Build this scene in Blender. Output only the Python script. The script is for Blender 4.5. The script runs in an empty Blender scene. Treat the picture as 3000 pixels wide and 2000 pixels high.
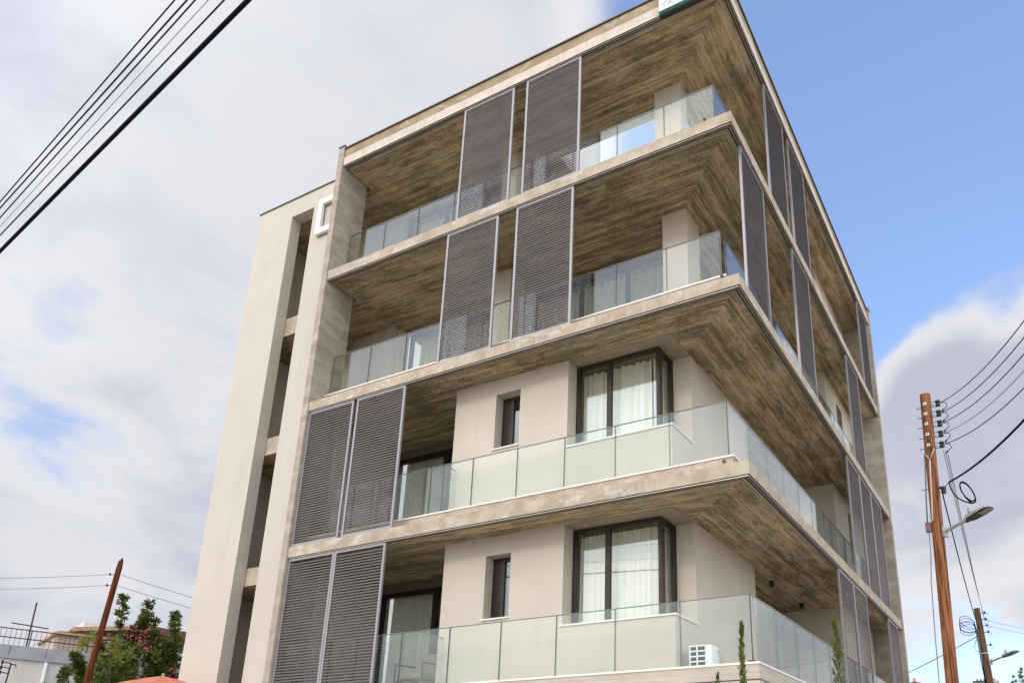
import bpy, bmesh, math, random
from mathutils import Vector, Matrix, noise as mnoise
R = math.radians
scene = bpy.context.scene
C = scene.collection

# ------------------------------------------------------------------ camera
cam_d = bpy.data.cameras.new('camera')
cam = bpy.data.objects.new('camera', cam_d); C.objects.link(cam)
cam.location = (3.5724, -10.9846, 1.4658)
cam.rotation_euler = (1.8997, -0.0076, 0.4945)
cam_d.sensor_fit = 'HORIZONTAL'; cam_d.sensor_width = 36.0
cam_d.lens = 2365.88 / 3000 * 36.0
cam_d.shift_x = -(1789.2 - 1500) / 3000
cam_d.shift_y = (1531.3 - 1000) / 3000
cam_d.clip_start = 0.1; cam_d.clip_end = 5000
scene.camera = cam

# ------------------------------------------------------------------ world
SUN_AZ = 188.0      # degrees from +Y towards +X : behind and to the left of the photographer
SUN_EL = 24.0
sd = Vector((math.sin(R(SUN_AZ)) * math.cos(R(SUN_EL)), math.cos(R(SUN_AZ)) * math.cos(R(SUN_EL)), math.sin(R(SUN_EL))))
SKY_STRENGTH = 0.1
w = bpy.data.worlds.new('World'); scene.world = w; w.use_nodes = True
NT = w.node_tree; NT.nodes.clear()

class G:
    """small helper for node graphs"""
    def __init__(s, nt): s.nt = nt
    def n(s, t, **k):
        x = s.nt.nodes.new(t)
        for a, b in k.items(): setattr(x, a, b)
        return x
    def set(s, sock, v):
        if isinstance(v, bpy.types.NodeSocket): s.nt.links.new(v, sock)
        elif v is not None: sock.default_value = v
    def m(s, op, a, b=None, c=None, clamp=False):
        x = s.n('ShaderNodeMath', operation=op); x.use_clamp = clamp
        s.set(x.inputs[0], a)
        if b is not None: s.set(x.inputs[1], b)
        if c is not None: s.set(x.inputs[2], c)
        return x.outputs[0]
    def vm(s, op, a, b=None):
        x = s.n('ShaderNodeVectorMath', operation=op); s.set(x.inputs[0], a)
        if b is not None: s.set(x.inputs[1], b)
        return x.outputs['Value'] if op in ('DOT_PRODUCT', 'LENGTH') else x.outputs[0]
    def scale(s, a, k):
        x = s.n('ShaderNodeVectorMath', operation='SCALE'); s.set(x.inputs[0], a); s.set(x.inputs['Scale'], k); return x.outputs[0]
    def mix(s, f, a, b, blend='MIX'):
        x = s.n('ShaderNodeMix', data_type='RGBA', blend_type=blend)
        s.set(x.inputs[0], f); s.set(x.inputs[6], col(a)); s.set(x.inputs[7], col(b)); return x.outputs[2]
    def sep(s, v):
        x = s.n('ShaderNodeSeparateXYZ'); s.set(x.inputs[0], v); return x.outputs
    def comb(s, x_, y_, z_):
        x = s.n('ShaderNodeCombineXYZ')
        for i, v in enumerate((x_, y_, z_)): s.set(x.inputs[i], v)
        return x.outputs[0]
    def noise(s, v, scale=1, detail=4, rough=0.5, dist=0.0):
        x = s.n('ShaderNodeTexNoise'); s.set(x.inputs['Vector'], v)
        x.inputs['Scale'].default_value = scale; x.inputs['Detail'].default_value = detail
        x.inputs['Roughness'].default_value = rough; x.inputs['Distortion'].default_value = dist
        return x.outputs[0]
    def white(s, v):
        x = s.n('ShaderNodeTexWhiteNoise'); s.set(x.inputs['Vector'], v); return x.outputs['Value']
    def ramp(s, f, lo, hi, a=0.0, b=1.0, smooth=True):
        x = s.n('ShaderNodeMapRange'); x.interpolation_type = 'SMOOTHSTEP' if smooth else 'LINEAR'
        s.set(x.inputs[0], f)
        for i, v in enumerate((lo, hi, a, b)): s.set(x.inputs[i + 1], v)
        return x.outputs[0]

def col(c):
    if isinstance(c, tuple) and len(c) == 3: return (c[0], c[1], c[2], 1.0)
    return c

g = G(NT)
tc = g.n('ShaderNodeTexCoord')
d = g.vm('NORMALIZE', tc.outputs['Generated'])
sky = g.n('ShaderNodeTexSky'); sky.sky_type = 'NISHITA'; sky.sun_disc = False
sky.sun_elevation = R(SUN_EL); sky.sun_rotation = R(SUN_AZ)
sky.air_density = 1.0; sky.dust_density = 1.0; sky.ozone_density = 1.0
dx, dy, dz = g.sep(d)
dzc = g.m('MAXIMUM', dz, 0.0)
den = g.m('ADD', dzc, 0.22)
pl = g.comb(g.m('DIVIDE', dx, den), g.m('DIVIDE', dy, den), 0.0)
warp = g.n('ShaderNodeTexNoise'); g.set(warp.inputs['Vector'], pl); warp.inputs['Scale'].default_value = 1.3; warp.inputs['Detail'].default_value = 2
wv = g.scale(g.vm('SUBTRACT', warp.outputs['Color'], (0.5, 0.5, 0.5)), 0.55)
plw = g.vm('ADD', pl, wv)
n1 = g.noise(plw, 1.6, 10, 0.58)
n2 = g.noise(g.vm('ADD', plw, (3.1, 1.7, 0.0)), 1.5, 7, 0.55)
def blob(vec, c0, c1):
    v = Vector(vec).normalized()
    dt = g.vm('DOT_PRODUCT', d, (v.x, v.y, v.z))
    return g.ramp(dt, math.cos(R(c0)), math.cos(R(c1)))
# clear opening to the north and overhead to the right, faint thin spots in the north-west
bias = g.m('ADD', 0.38, g.m('MULTIPLY', blob((0.10, 0.76, 0.72), 33, 15), -0.66))
for v_, c0, c1, k_ in (((0.037, 0.905, 0.425), 11, 5, 0.42), ((-0.09, 0.92, 0.38), 10, 3, 0.40), ((0.14, 0.90, 0.43), 9, 3, 0.30), ((-0.10, 0.985, 0.14), 9, 3, -0.30), ((-0.80, 0.47, 0.40), 16, 2, -0.165), ((-0.83, 0.25, 0.50), 12, 2, -0.10), ((0.30, 0.87, 0.39), 12, 6, 0.62)):
    bias = g.m('ADD', bias, g.m('MULTIPLY', blob(v_, c0, c1), k_))
cm = g.ramp(g.m('ADD', n1, bias), 0.49, 0.68)
edge = g.ramp(g.m('ADD', n1, bias), 0.52, 0.62)
edge2 = g.ramp(g.m('ADD', n1, bias), 0.66, 0.86)
rim = g.m('MULTIPLY', edge, g.m('SUBTRACT', 1.0, edge2))
shade = g.ramp(g.m('ADD', g.m('MULTIPLY', n2, 0.62), g.m('MULTIPLY', n1, 0.38)), 0.42, 0.585)
cl = g.mix(shade, (0.595, 0.625, 0.75), (0.86, 0.87, 0.925))
cl = g.mix(g.m('MULTIPLY', rim, 0.75), cl, (0.98, 0.98, 1.01))
# sun glow in thin cloud, centred off the sun lamp, plus added sky boosts
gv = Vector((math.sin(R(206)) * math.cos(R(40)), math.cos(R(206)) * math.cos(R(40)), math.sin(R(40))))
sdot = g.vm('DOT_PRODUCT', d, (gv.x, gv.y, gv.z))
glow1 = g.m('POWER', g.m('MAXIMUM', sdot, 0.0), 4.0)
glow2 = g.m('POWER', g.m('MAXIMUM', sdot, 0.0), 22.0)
sky_boost = g.ramp(dy, 0.40, -0.25, 0.0, 0.65)  # added fill: sky behind the camera brightened to lift shaded faces
sky_boost = g.m('ADD', sky_boost, g.ramp(dx, 0.22, 0.75, 0.0, 1.5))  # added fill: unseen eastern sky brightened to light the right facade
sky_boost = g.m('ADD', sky_boost, g.m('MULTIPLY', blob((0.30, 0.86, 0.42), 16, 8), 0.5))  # north-east cloud boosted for paler reflections in the side glass
sky_boost = g.m('ADD', sky_boost, g.m('MULTIPLY', blob((-0.47, -0.85, 0.22), 22, 6), 0.6))  # extra low lobe added to brighten the window reflections
gl = g.m('ADD', g.m('ADD', 1.0, sky_boost), g.m('ADD', g.m('MULTIPLY', glow1, 1.9), g.m('MULTIPLY', glow2, 0.8)))
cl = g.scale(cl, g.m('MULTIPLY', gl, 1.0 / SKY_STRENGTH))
blue = g.scale(sky.outputs[0], 1.0)
blue = g.mix(1.0, blue, (2.85, 2.9, 3.25), 'MULTIPLY')
blue = g.mix(0.35, blue, (4.2, 6.4, 11.6))
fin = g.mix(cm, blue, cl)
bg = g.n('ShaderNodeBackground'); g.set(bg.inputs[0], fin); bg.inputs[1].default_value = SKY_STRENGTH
out = g.n('ShaderNodeOutputWorld'); NT.links.new(bg.outputs[0], out.inputs[0])

sun_d = bpy.data.lights.new('sun', 'SUN'); sun = bpy.data.objects.new('sun', sun_d); C.objects.link(sun)
sun_d.energy = 1.0; sun_d.angle = R(10); sun_d.color = (1.0, 0.90, 0.76)
sun.rotation_euler = sd.to_track_quat('Z', 'Y').to_euler()

scene.view_settings.view_transform = 'Standard'; scene.view_settings.look = 'None'
scene.view_settings.exposure = -0.17; scene.view_settings.gamma = 1.0
scene.render.engine = 'CYCLES'
scene.cycles.max_bounces = 10; scene.cycles.transparent_max_bounces = 24

# ------------------------------------------------------------------ materials
MATS = {}
def newmat(name):
    m = bpy.data.materials.new(name); m.use_nodes = True
    nt = m.node_tree; nt.nodes.clear()
    gg = G(nt)
    b = gg.n('ShaderNodeBsdfPrincipled'); o = gg.n('ShaderNodeOutputMaterial')
    nt.links.new(b.outputs[0], o.inputs[0])
    MATS[name] = m
    return m, gg, b, o
def bump(gg, b, h, strength=0.3, dist=0.01):
    x = gg.n('ShaderNodeBump'); x.inputs['Strength'].default_value = strength; x.inputs['Distance'].default_value = dist
    gg.set(x.inputs['Height'], h); gg.set(b.inputs['Normal'], x.outputs[0])
def simple(name, c, rough=0.6, metal=0.0, var=0.12, scale=6.0, spec=0.5):
    m, gg, b, o = newmat(name)
    P = gg.n('ShaderNodeNewGeometry').outputs['Position']
    n = gg.noise(P, scale, 5, 0.6)
    cc = gg.mix(gg.ramp(n, 0.3, 0.7), tuple(x * (1 - var) for x in c), tuple(min(1, x * (1 + var)) for x in c))
    gg.set(b.inputs['Base Color'], cc)
    b.inputs['Roughness'].default_value = rough; b.inputs['Metallic'].default_value = metal
    b.inputs['Specular IOR Level'].default_value = spec
    return m

def plaster(name, c, stain=0.10):
    m, gg, b, o = newmat(name)
    P = gg.n('ShaderNodeNewGeometry').outputs['Position']
    x, y, z = gg.sep(P)
    n = gg.noise(P, 0.9, 6, 0.6); n2 = gg.noise(P, 60, 3, 0.6)
    st = gg.noise(gg.comb(gg.m('MULTIPLY', x, 5.0), gg.m('MULTIPLY', y, 5.0), gg.m('MULTIPLY', z, 0.35)), 1, 4, 0.6)
    cc = gg.mix(gg.ramp(n, 0.3, 0.72), tuple(v * (1 - stain) for v in c), tuple(min(1, v * (1 + stain * .5)) for v in c))
    cc = gg.mix(gg.ramp(st, 0.52, 0.8, 0, 0.5), cc, tuple(v * 0.84 for v in c))
    gg.set(b.inputs['Base Color'], cc); b.inputs['Roughness'].default_value = 0.85; b.inputs['Specular IOR Level'].default_value = 0.2
    bump(gg, b, gg.m('ADD', n2, gg.m('MULTIPLY', n, 2.0)), 0.12, 0.01)
    return m
plaster('tower_plaster', (0.555, 0.51, 0.425), 0.05)
plaster('wall_plaster', (0.575, 0.515, 0.425), 0.06)
plaster('white_render', (0.66, 0.64, 0.60), 0.12)

def board_ceiling():
    m, gg, b, o = newmat('board_concrete')
    P = gg.n('ShaderNodeNewGeometry').outputs['Position']
    x, y, z = gg.sep(P)
    a = gg.m('MULTIPLY', x, -1.0)
    side = gg.m('LESS_THAN', a, y)
    p = gg.m('MINIMUM', a, y); q = gg.m('MAXIMUM', a, y)
    wob = gg.noise(gg.comb(gg.m('MULTIPLY', p, 6), gg.m('MULTIPLY', q, .8), z), 1, 2, 0.5)
    p = gg.m('ADD', p, gg.m('MULTIPLY', gg.m('SUBTRACT', wob, 0.5), 0.004))
    pw = gg.m('DIVIDE', p, 0.105)
    n = gg.m('FLOOR', pw); fr = gg.m('FRACT', pw)
    lvl = gg.m('FLOOR', z)
    r1 = gg.white(gg.comb(n, side, lvl))
    seg = gg.m('FLOOR', gg.m('ADD', gg.m('DIVIDE', q, 3.6), gg.m('MULTIPLY', r1, 9.0)))
    r2 = gg.white(gg.comb(n, gg.m('ADD', seg, gg.m('MULTIPLY', side, 57.0)), lvl))
    streak = gg.noise(gg.comb(gg.m('MULTIPLY', p, 19), gg.m('MULTIPLY', q, 0.8), gg.m('MULTIPLY', z, 3.0)), 1, 5, 0.65, 0.6)
    mott = gg.noise(gg.comb(gg.m('MULTIPLY', p, 6), gg.m('MULTIPLY', q, 1.5), gg.m('MULTIPLY', z, 3.0)), 1, 6, 0.7, 0.8)
    blot = gg.noise(gg.vm('ADD', P, (3.0, 8.0, 0.0)), 0.75, 4, 0.6)
    pits = gg.noise(P, 21, 4, 0.7)
    v = gg.m('ADD', gg.m('MULTIPLY', r2, 0.10), gg.m('ADD', gg.m('MULTIPLY', streak, 0.50), gg.m('ADD', gg.m('MULTIPLY', mott, 0.46), gg.m('ADD', gg.m('MULTIPLY', blot, 0.30), gg.m('MULTIPLY', gg.m('SUBTRACT', pits, 0.5), 0.34)))))
    t = gg.ramp(v, 0.52, 0.86)
    cc = gg.mix(t, (0.175, 0.130, 0.066), (0.70, 0.545, 0.345))
    hue = gg.noise(P, 1.7, 3, 0.5)
    cc = gg.mix(gg.ramp(hue, 0.42, 0.68, 0, 0.55), cc, gg.mix(t, (0.15, 0.135, 0.09), (0.60, 0.53, 0.40)))
    # pale patches where the cement skin stayed on
    pat = gg.ramp(gg.noise(gg.vm('ADD', P, (11.0, 2.0, 5.0)), 1.7, 6, 0.66, 0.4), 0.56, 0.68)
    cc = gg.mix(gg.m('MULTIPLY', pat, 0.5), cc, (0.50, 0.42, 0.30))
    joint = gg.m('MINIMUM', fr, gg.m('SUBTRACT', 1.0, fr))
    jm = gg.ramp(joint, 0.0, 0.10, 0.50, 0.0)
    jm = gg.m('MULTIPLY', jm, gg.ramp(r1, 0.2, 0.9, 0.2, 1.0))
    cc = gg.mix(jm, cc, (0.10, 0.07, 0.035))
    gg.set(b.inputs['Base Color'], cc); b.inputs['Roughness'].default_value = 0.8; b.inputs['Specular IOR Level'].default_value = 0.25
    h = gg.m('ADD', gg.m('MULTIPLY', streak, 0.6), gg.m('ADD', gg.m('MULTIPLY', r2, 0.6), gg.ramp(joint, 0.0, 0.08)))
    bump(gg, b, h, 0.55, 0.012)
board_ceiling()

def edge_concrete(name, c0, c1, patch):
    m, gg, b, o = newmat(name)
    P = gg.n('ShaderNodeNewGeometry').outputs['Position']
    x, y, z = gg.sep(P)
    n = gg.noise(P, 2.2, 7, 0.62, 0.3)
    along = gg.m('ADD', x, y)
    st = gg.noise(gg.comb(gg.m('MULTIPLY', along, 9.0), gg.m('MULTIPLY', z, 1.2), 0.0), 1, 5, 0.65)
    n3 = gg.noise(P, 16, 5, 0.65)
    cc = gg.mix(gg.ramp(n, 0.32, 0.70), c0, c1)
    cc = gg.mix(gg.ramp(st, 0.50, 0.78, 0, 0.55), cc, tuple(v * 0.62 for v in c0))
    pt = gg.ramp(gg.noise(gg.comb(gg.m('MULTIPLY', along, 1.0), gg.m('MULTIPLY', z, 2.0), 4.0), 2.6, 6, 0.55, 0.3), 0.58, 0.63)
    cc = gg.mix(gg.m('MULTIPLY', pt, 0.5), cc, patch)
    cc = gg.mix(gg.ramp(n3, 0.62, 0.8, 0, 0.4), cc, tuple(v * 0.55 for v in c0))
    gg.set(b.inputs['Base Color'], cc); b.inputs['Roughness'].default_value = 0.85; b.inputs['Specular IOR Level'].default_value = 0.25
    bump(gg, b, gg.m('ADD', n3, n), 0.3, 0.01)
edge_concrete('edge_concrete', (0.37, 0.305, 0.22), (0.52, 0.45, 0.35), (0.64, 0.575, 0.49))
edge_concrete('beam_concrete', (0.55, 0.48, 0.39), (0.64, 0.575, 0.49), (0.68, 0.62, 0.55))
edge_concrete('parapet_concrete', (0.29, 0.22, 0.13), (0.39, 0.31, 0.20), (0.54, 0.45, 0.35))

def fin_concrete():
    m, gg, b, o = newmat('fin_concrete')
    P = gg.n('ShaderNodeNewGeometry').outputs['Position']
    x, y, z = gg.sep(P)
    zz = gg.m('ADD', z, gg.m('MULTIPLY', gg.noise(P, 1.2, 2, 0.5), 0.10))
    row = gg.m('FLOOR', gg.m('DIVIDE', zz, 0.24))
    r = gg.white(gg.comb(row, 3.0, 1.0))
    n = gg.noise(gg.comb(gg.m('MULTIPLY', x, 1.6), gg.m('MULTIPLY', y, 1.6), gg.m('MULTIPLY', z, 3.0)), 1.3, 7, 0.62, 0.5)
    n2 = gg.noise(P, 14, 5, 0.6)
    cc = gg.mix(gg.ramp(n, 0.30, 0.70), (0.30, 0.255, 0.20), (0.47, 0.41, 0.335))
    cc = gg.mix(gg.m('MULTIPLY', r, 0.25), cc, (0.32, 0.28, 0.225))
    cc = gg.mix(gg.ramp(n2, 0.6, 0.8, 0, 0.4), cc, (0.24, 0.20, 0.15))
    gg.set(b.inputs['Base Color'], cc); b.inputs['Roughness'].default_value = 0.85; b.inputs['Specular IOR Level'].default_value = 0.25
    bump(gg, b, gg.m('ADD', n2, n), 0.25, 0.01)
fin_concrete()

def stone_courses():
    m, gg, b, o = newmat('stone_cladding')
    P = gg.n('ShaderNodeNewGeometry').outputs['Position']
    x, y, z = gg.sep(P)
    st = gg.noise(gg.comb(gg.m('MULTIPLY', gg.m('ADD', x, y), 1.2), 0.0, gg.m('MULTIPLY', z, 22.0)), 1, 5, 0.6, 0.4)
    n = gg.noise(P, 3.0, 6, 0.6)
    cc = gg.mix(gg.ramp(st, 0.35, 0.7), (0.43, 0.375, 0.29), (0.55, 0.485, 0.39))
    cc = gg.mix(gg.ramp(n, 0.5, 0.8, 0, 0.5), cc, (0.40, 0.33, 0.26))
    gg.set(b.inputs['Base Color'], cc); b.inputs['Roughness'].default_value = 0.8
    bump(gg, b, st, 0.25, 0.006)
stone_courses()

simple('soffit_plaster', (0.36, 0.29, 0.195), 0.85, var=0.12, scale=4)
simple('marble', (0.74, 0.70, 0.64), 0.35, var=0.05, scale=9)
simple('shutter_metal', (0.115, 0.100, 0.096), 0.5, 0.1, var=0.06, scale=12, spec=0.3)
simple('shutter_frame', (0.29, 0.275, 0.275), 0.42, 0.3, var=0.05, scale=12)
simple('track_metal', (0.42, 0.38, 0.32), 0.35, 0.4, var=0.1)
simple('dark_track', (0.045, 0.035, 0.028), 0.6, var=0.2)
simple('dark_frame', (0.018, 0.015, 0.013), 0.45, var=0.15, spec=0.3)
simple('brown_frame', (0.040, 0.029, 0.022), 0.45, var=0.12, spec=0.3)
simple('cap_metal', (0.11, 0.085, 0.065), 0.5, 0.3, var=0.2)
simple('white_paint', (0.80, 0.80, 0.79), 0.4, var=0.03)
simple('sign_white', (0.62, 0.61, 0.59), 0.5, var=0.04)
simple('black_metal', (0.02, 0.02, 0.022), 0.45, var=0.2)
simple('teal_paint', (0.0, 0.055, 0.042), 0.5, var=0.1, spec=0.15)
simple('pale_green_paint', (0.36, 0.55, 0.46), 0.5, var=0.1)
simple('pale_purple_paint', (0.42, 0.34, 0.52), 0.5, var=0.1)
simple('interior', (0.16, 0.14, 0.11), 0.9, var=0.1)
simple('asphalt', (0.11, 0.105, 0.10), 0.9, var=0.25, scale=3)
simple('paving', (0.47, 0.42, 0.35), 0.9, var=0.18, scale=2)
simple('soil', (0.40, 0.335, 0.25), 0.95, var=0.3, scale=0.4)
simple('cable_black', (0.012, 0.012, 0.016), 0.9, var=0.1, spec=0.05)
simple('cable_grey', (0.20, 0.20, 0.21), 0.5, var=0.1)
simple('conduit', (0.50, 0.45, 0.39), 0.5, var=0.1)
simple('porcelain', (0.62, 0.60, 0.55), 0.3, var=0.1)
simple('lamp_metal', (0.36, 0.36, 0.33), 0.4, 0.1, var=0.1)
simple('lamp_under', (0.035, 0.035, 0.03), 0.35, var=0.2)
simple('lamp_led', (0.34, 0.33, 0.22), 0.2, var=0.1)
simple('rust_box', (0.17, 0.075, 0.075), 0.6, var=0.2)
simple('bark', (0.12, 0.085, 0.055), 0.9, var=0.3, scale=20)
simple('terracotta', (0.44, 0.145, 0.075), 0.8, var=0.22, scale=9)
simple('orange_canvas', (0.52, 0.165, 0.09), 0.8, var=0.15, scale=5)
simple('red_canvas', (0.62, 0.02, 0.035), 0.55, var=0.12, scale=5)
simple('grey_coping', (0.36, 0.37, 0.39), 0.8, var=0.1, scale=3)
simple('cream_stone', (0.50, 0.42, 0.31), 0.85, var=0.1, scale=7)
simple('timber', (0.26, 0.155, 0.085), 0.7, var=0.2, scale=7)
simple('pale_timber', (0.50, 0.35, 0.21), 0.7, var=0.15, scale=7)
simple('fascia', (0.16, 0.085, 0.065), 0.6, var=0.15)
simple('rail_iron', (0.055, 0.030, 0.028), 0.6, var=0.2)
simple('cushion', (0.30, 0.25, 0.18), 0.9, var=0.12, scale=15)
simple('flower_pink', (0.50, 0.06, 0.13), 0.7, var=0.25, scale=30)

def block_stone():
    m, gg, b, o = newmat('block_stone')
    P = gg.n('ShaderNodeNewGeometry').outputs['Position']
    x, y, z = gg.sep(P)
    br = gg.n('ShaderNodeTexBrick'); gg.set(br.inputs['Vector'], gg.comb(gg.m('ADD', y, gg.m('MULTIPLY', x, 1.0)), z, 0.0))
    br.inputs['Scale'].default_value = 5.0; br.inputs['Color1'].default_value = (0.46, 0.38, 0.28, 1); br.inputs['Color2'].default_value = (0.36, 0.285, 0.21, 1)
    br.inputs['Mortar'].default_value = (0.50, 0.45, 0.37, 1); br.inputs['Mortar Size'].default_value = 0.02
    gg.set(b.inputs['Base Color'], br.outputs[0]); b.inputs['Roughness'].default_value = 0.9
block_stone()

def wood_pole(name, c0, c1, c2):
    m, gg, b, o = newmat(name)
    tcn = gg.n('ShaderNodeTexCoord').outputs['Object']
    x, y, z = gg.sep(tcn)
    gr = gg.noise(gg.comb(gg.m('MULTIPLY', x, 22), gg.m('MULTIPLY', y, 22), gg.m('MULTIPLY', z, 1.1)), 1, 6, 0.65, 0.7)
    n = gg.noise(gg.comb(gg.m('MULTIPLY', x, 10), gg.m('MULTIPLY', y, 10), gg.m('MULTIPLY', z, 1.1)), 1, 5, 0.6)
    cc = gg.mix(gg.ramp(gr, 0.36, 0.60), c0, c1)
    cc = gg.mix(gg.ramp(n, 0.52, 0.74, 0, 0.8), cc, c2)
    gg.set(b.inputs['Base Color'], cc); b.inputs['Roughness'].default_value = 0.85; b.inputs['Specular IOR Level'].default_value = 0.08
    bump(gg, b, gr, 0.5, 0.01)
wood_pole('pole_orange', (0.085, 0.034, 0.015), (0.33, 0.140, 0.064), (0.19, 0.115, 0.082))
wood_pole('pole_red', (0.035, 0.009, 0.004), (0.15, 0.045, 0.014), (0.085, 0.032, 0.015))
wood_pole('pole_brown', (0.07, 0.04, 0.022), (0.21, 0.125, 0.075), (0.14, 0.10, 0.075))

def glass_mat(name, tint, ior, haze=0.0):
    m = bpy.data.materials.new(name); m.use_nodes = True; MATS[name] = m
    nt = m.node_tree; nt.nodes.clear(); gg = G(nt)
    tr = gg.n('ShaderNodeBsdfTransparent'); tr.inputs[0].default_value = col(tint)
    gl = gg.n('ShaderNodeBsdfGlossy'); gl.inputs['Roughness'].default_value = 0.0
    gl.inputs['Color'].default_value = (0.96, 1.0, 0.98, 1)
    fr = gg.n('ShaderNodeFresnel'); geo = gg.n('ShaderNodeNewGeometry')
    # the pane does not bend rays, so both of its faces use the outside Fresnel term
    gg.set(fr.inputs['IOR'], gg.ramp(geo.outputs['Backfacing'], 0.0, 1.0, ior, 1.0 / ior, False))
    mx = gg.n('ShaderNodeMixShader'); gg.set(mx.inputs[0], fr.outputs[0])
    nt.links.new(tr.outputs[0], mx.inputs[1]); nt.links.new(gl.outputs[0], mx.inputs[2])
    last = mx.outputs[0]
    if haze:
        df = gg.n('ShaderNodeBsdfDiffuse'); df.inputs[0].default_value = (0.8, 0.85, 0.8, 1)
        m2 = gg.n('ShaderNodeMixShader'); m2.inputs[0].default_value = haze
        nt.links.new(last, m2.inputs[1]); nt.links.new(df.outputs[0], m2.inputs[2]); last = m2.outputs[0]
    o = gg.n('ShaderNodeOutputMaterial'); nt.links.new(last, o.inputs[0])
glass_mat('rail_glass', (0.93, 0.955, 0.928), 1.50, 0.0)
glass_mat('window_glass', (0.97, 0.985, 0.965), 1.8)
simple('glass_edge', (0.13, 0.155, 0.13), 0.25, var=0.1)

def curtain_mat():
    m, gg, b, o = newmat('curtain')
    nt = m.node_tree
    P = gg.n('ShaderNodeNewGeometry').outputs['Position']
    x, y, z = gg.sep(P)
    n = gg.noise(gg.comb(gg.m('MULTIPLY', x, 30), gg.m('MULTIPLY', y, 30), gg.m('MULTIPLY', z, 0.5)), 1, 3, 0.5)
    cc = gg.mix(n, (0.79, 0.775, 0.66), (0.91, 0.90, 0.80))
    df = gg.n('ShaderNodeBsdfDiffuse'); gg.set(df.inputs[0], cc)
    tl = gg.n('ShaderNodeBsdfTranslucent'); gg.set(tl.inputs[0], cc)
    mx = gg.n('ShaderNodeMixShader'); mx.inputs[0].default_value = 0.12
    nt.links.new(df.outputs[0], mx.inputs[1]); nt.links.new(tl.outputs[0], mx.inputs[2]); nt.links.new(mx.outputs[0], o.inputs[0])
curtain_mat()

def leaf_mat(name, c0, c1):
    m, gg, b, o = newmat(name)
    nt = m.node_tree
    P = gg.n('ShaderNodeNewGeometry').outputs['Position']
    n = gg.noise(P, 3.0, 3, 0.6); n2 = gg.white(gg.scale(P, 1.0))
    cc = gg.mix(gg.ramp(n, 0.3, 0.7), c0, c1)
    df = gg.n('ShaderNodeBsdfDiffuse'); gg.set(df.inputs[0], cc)
    tl = gg.n('ShaderNodeBsdfTranslucent'); gg.set(tl.inputs[0], cc)
    mx = gg.n('ShaderNodeMixShader'); mx.inputs[0].default_value = 0.35
    nt.links.new(df.outputs[0], mx.inputs[1]); nt.links.new(tl.outputs[0], mx.inputs[2]); nt.links.new(mx.outputs[0], o.inputs[0])
leaf_mat('leaf_dark', (0.040, 0.062, 0.022), (0.10, 0.14, 0.042))
leaf_mat('leaf_mid', (0.10, 0.145, 0.035), (0.23, 0.27, 0.075))
leaf_mat('leaf_light', (0.16, 0.20, 0.04), (0.32, 0.33, 0.09))
leaf_mat('leaf_cypress', (0.07, 0.085, 0.02), (0.20, 0.21, 0.045))

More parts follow.
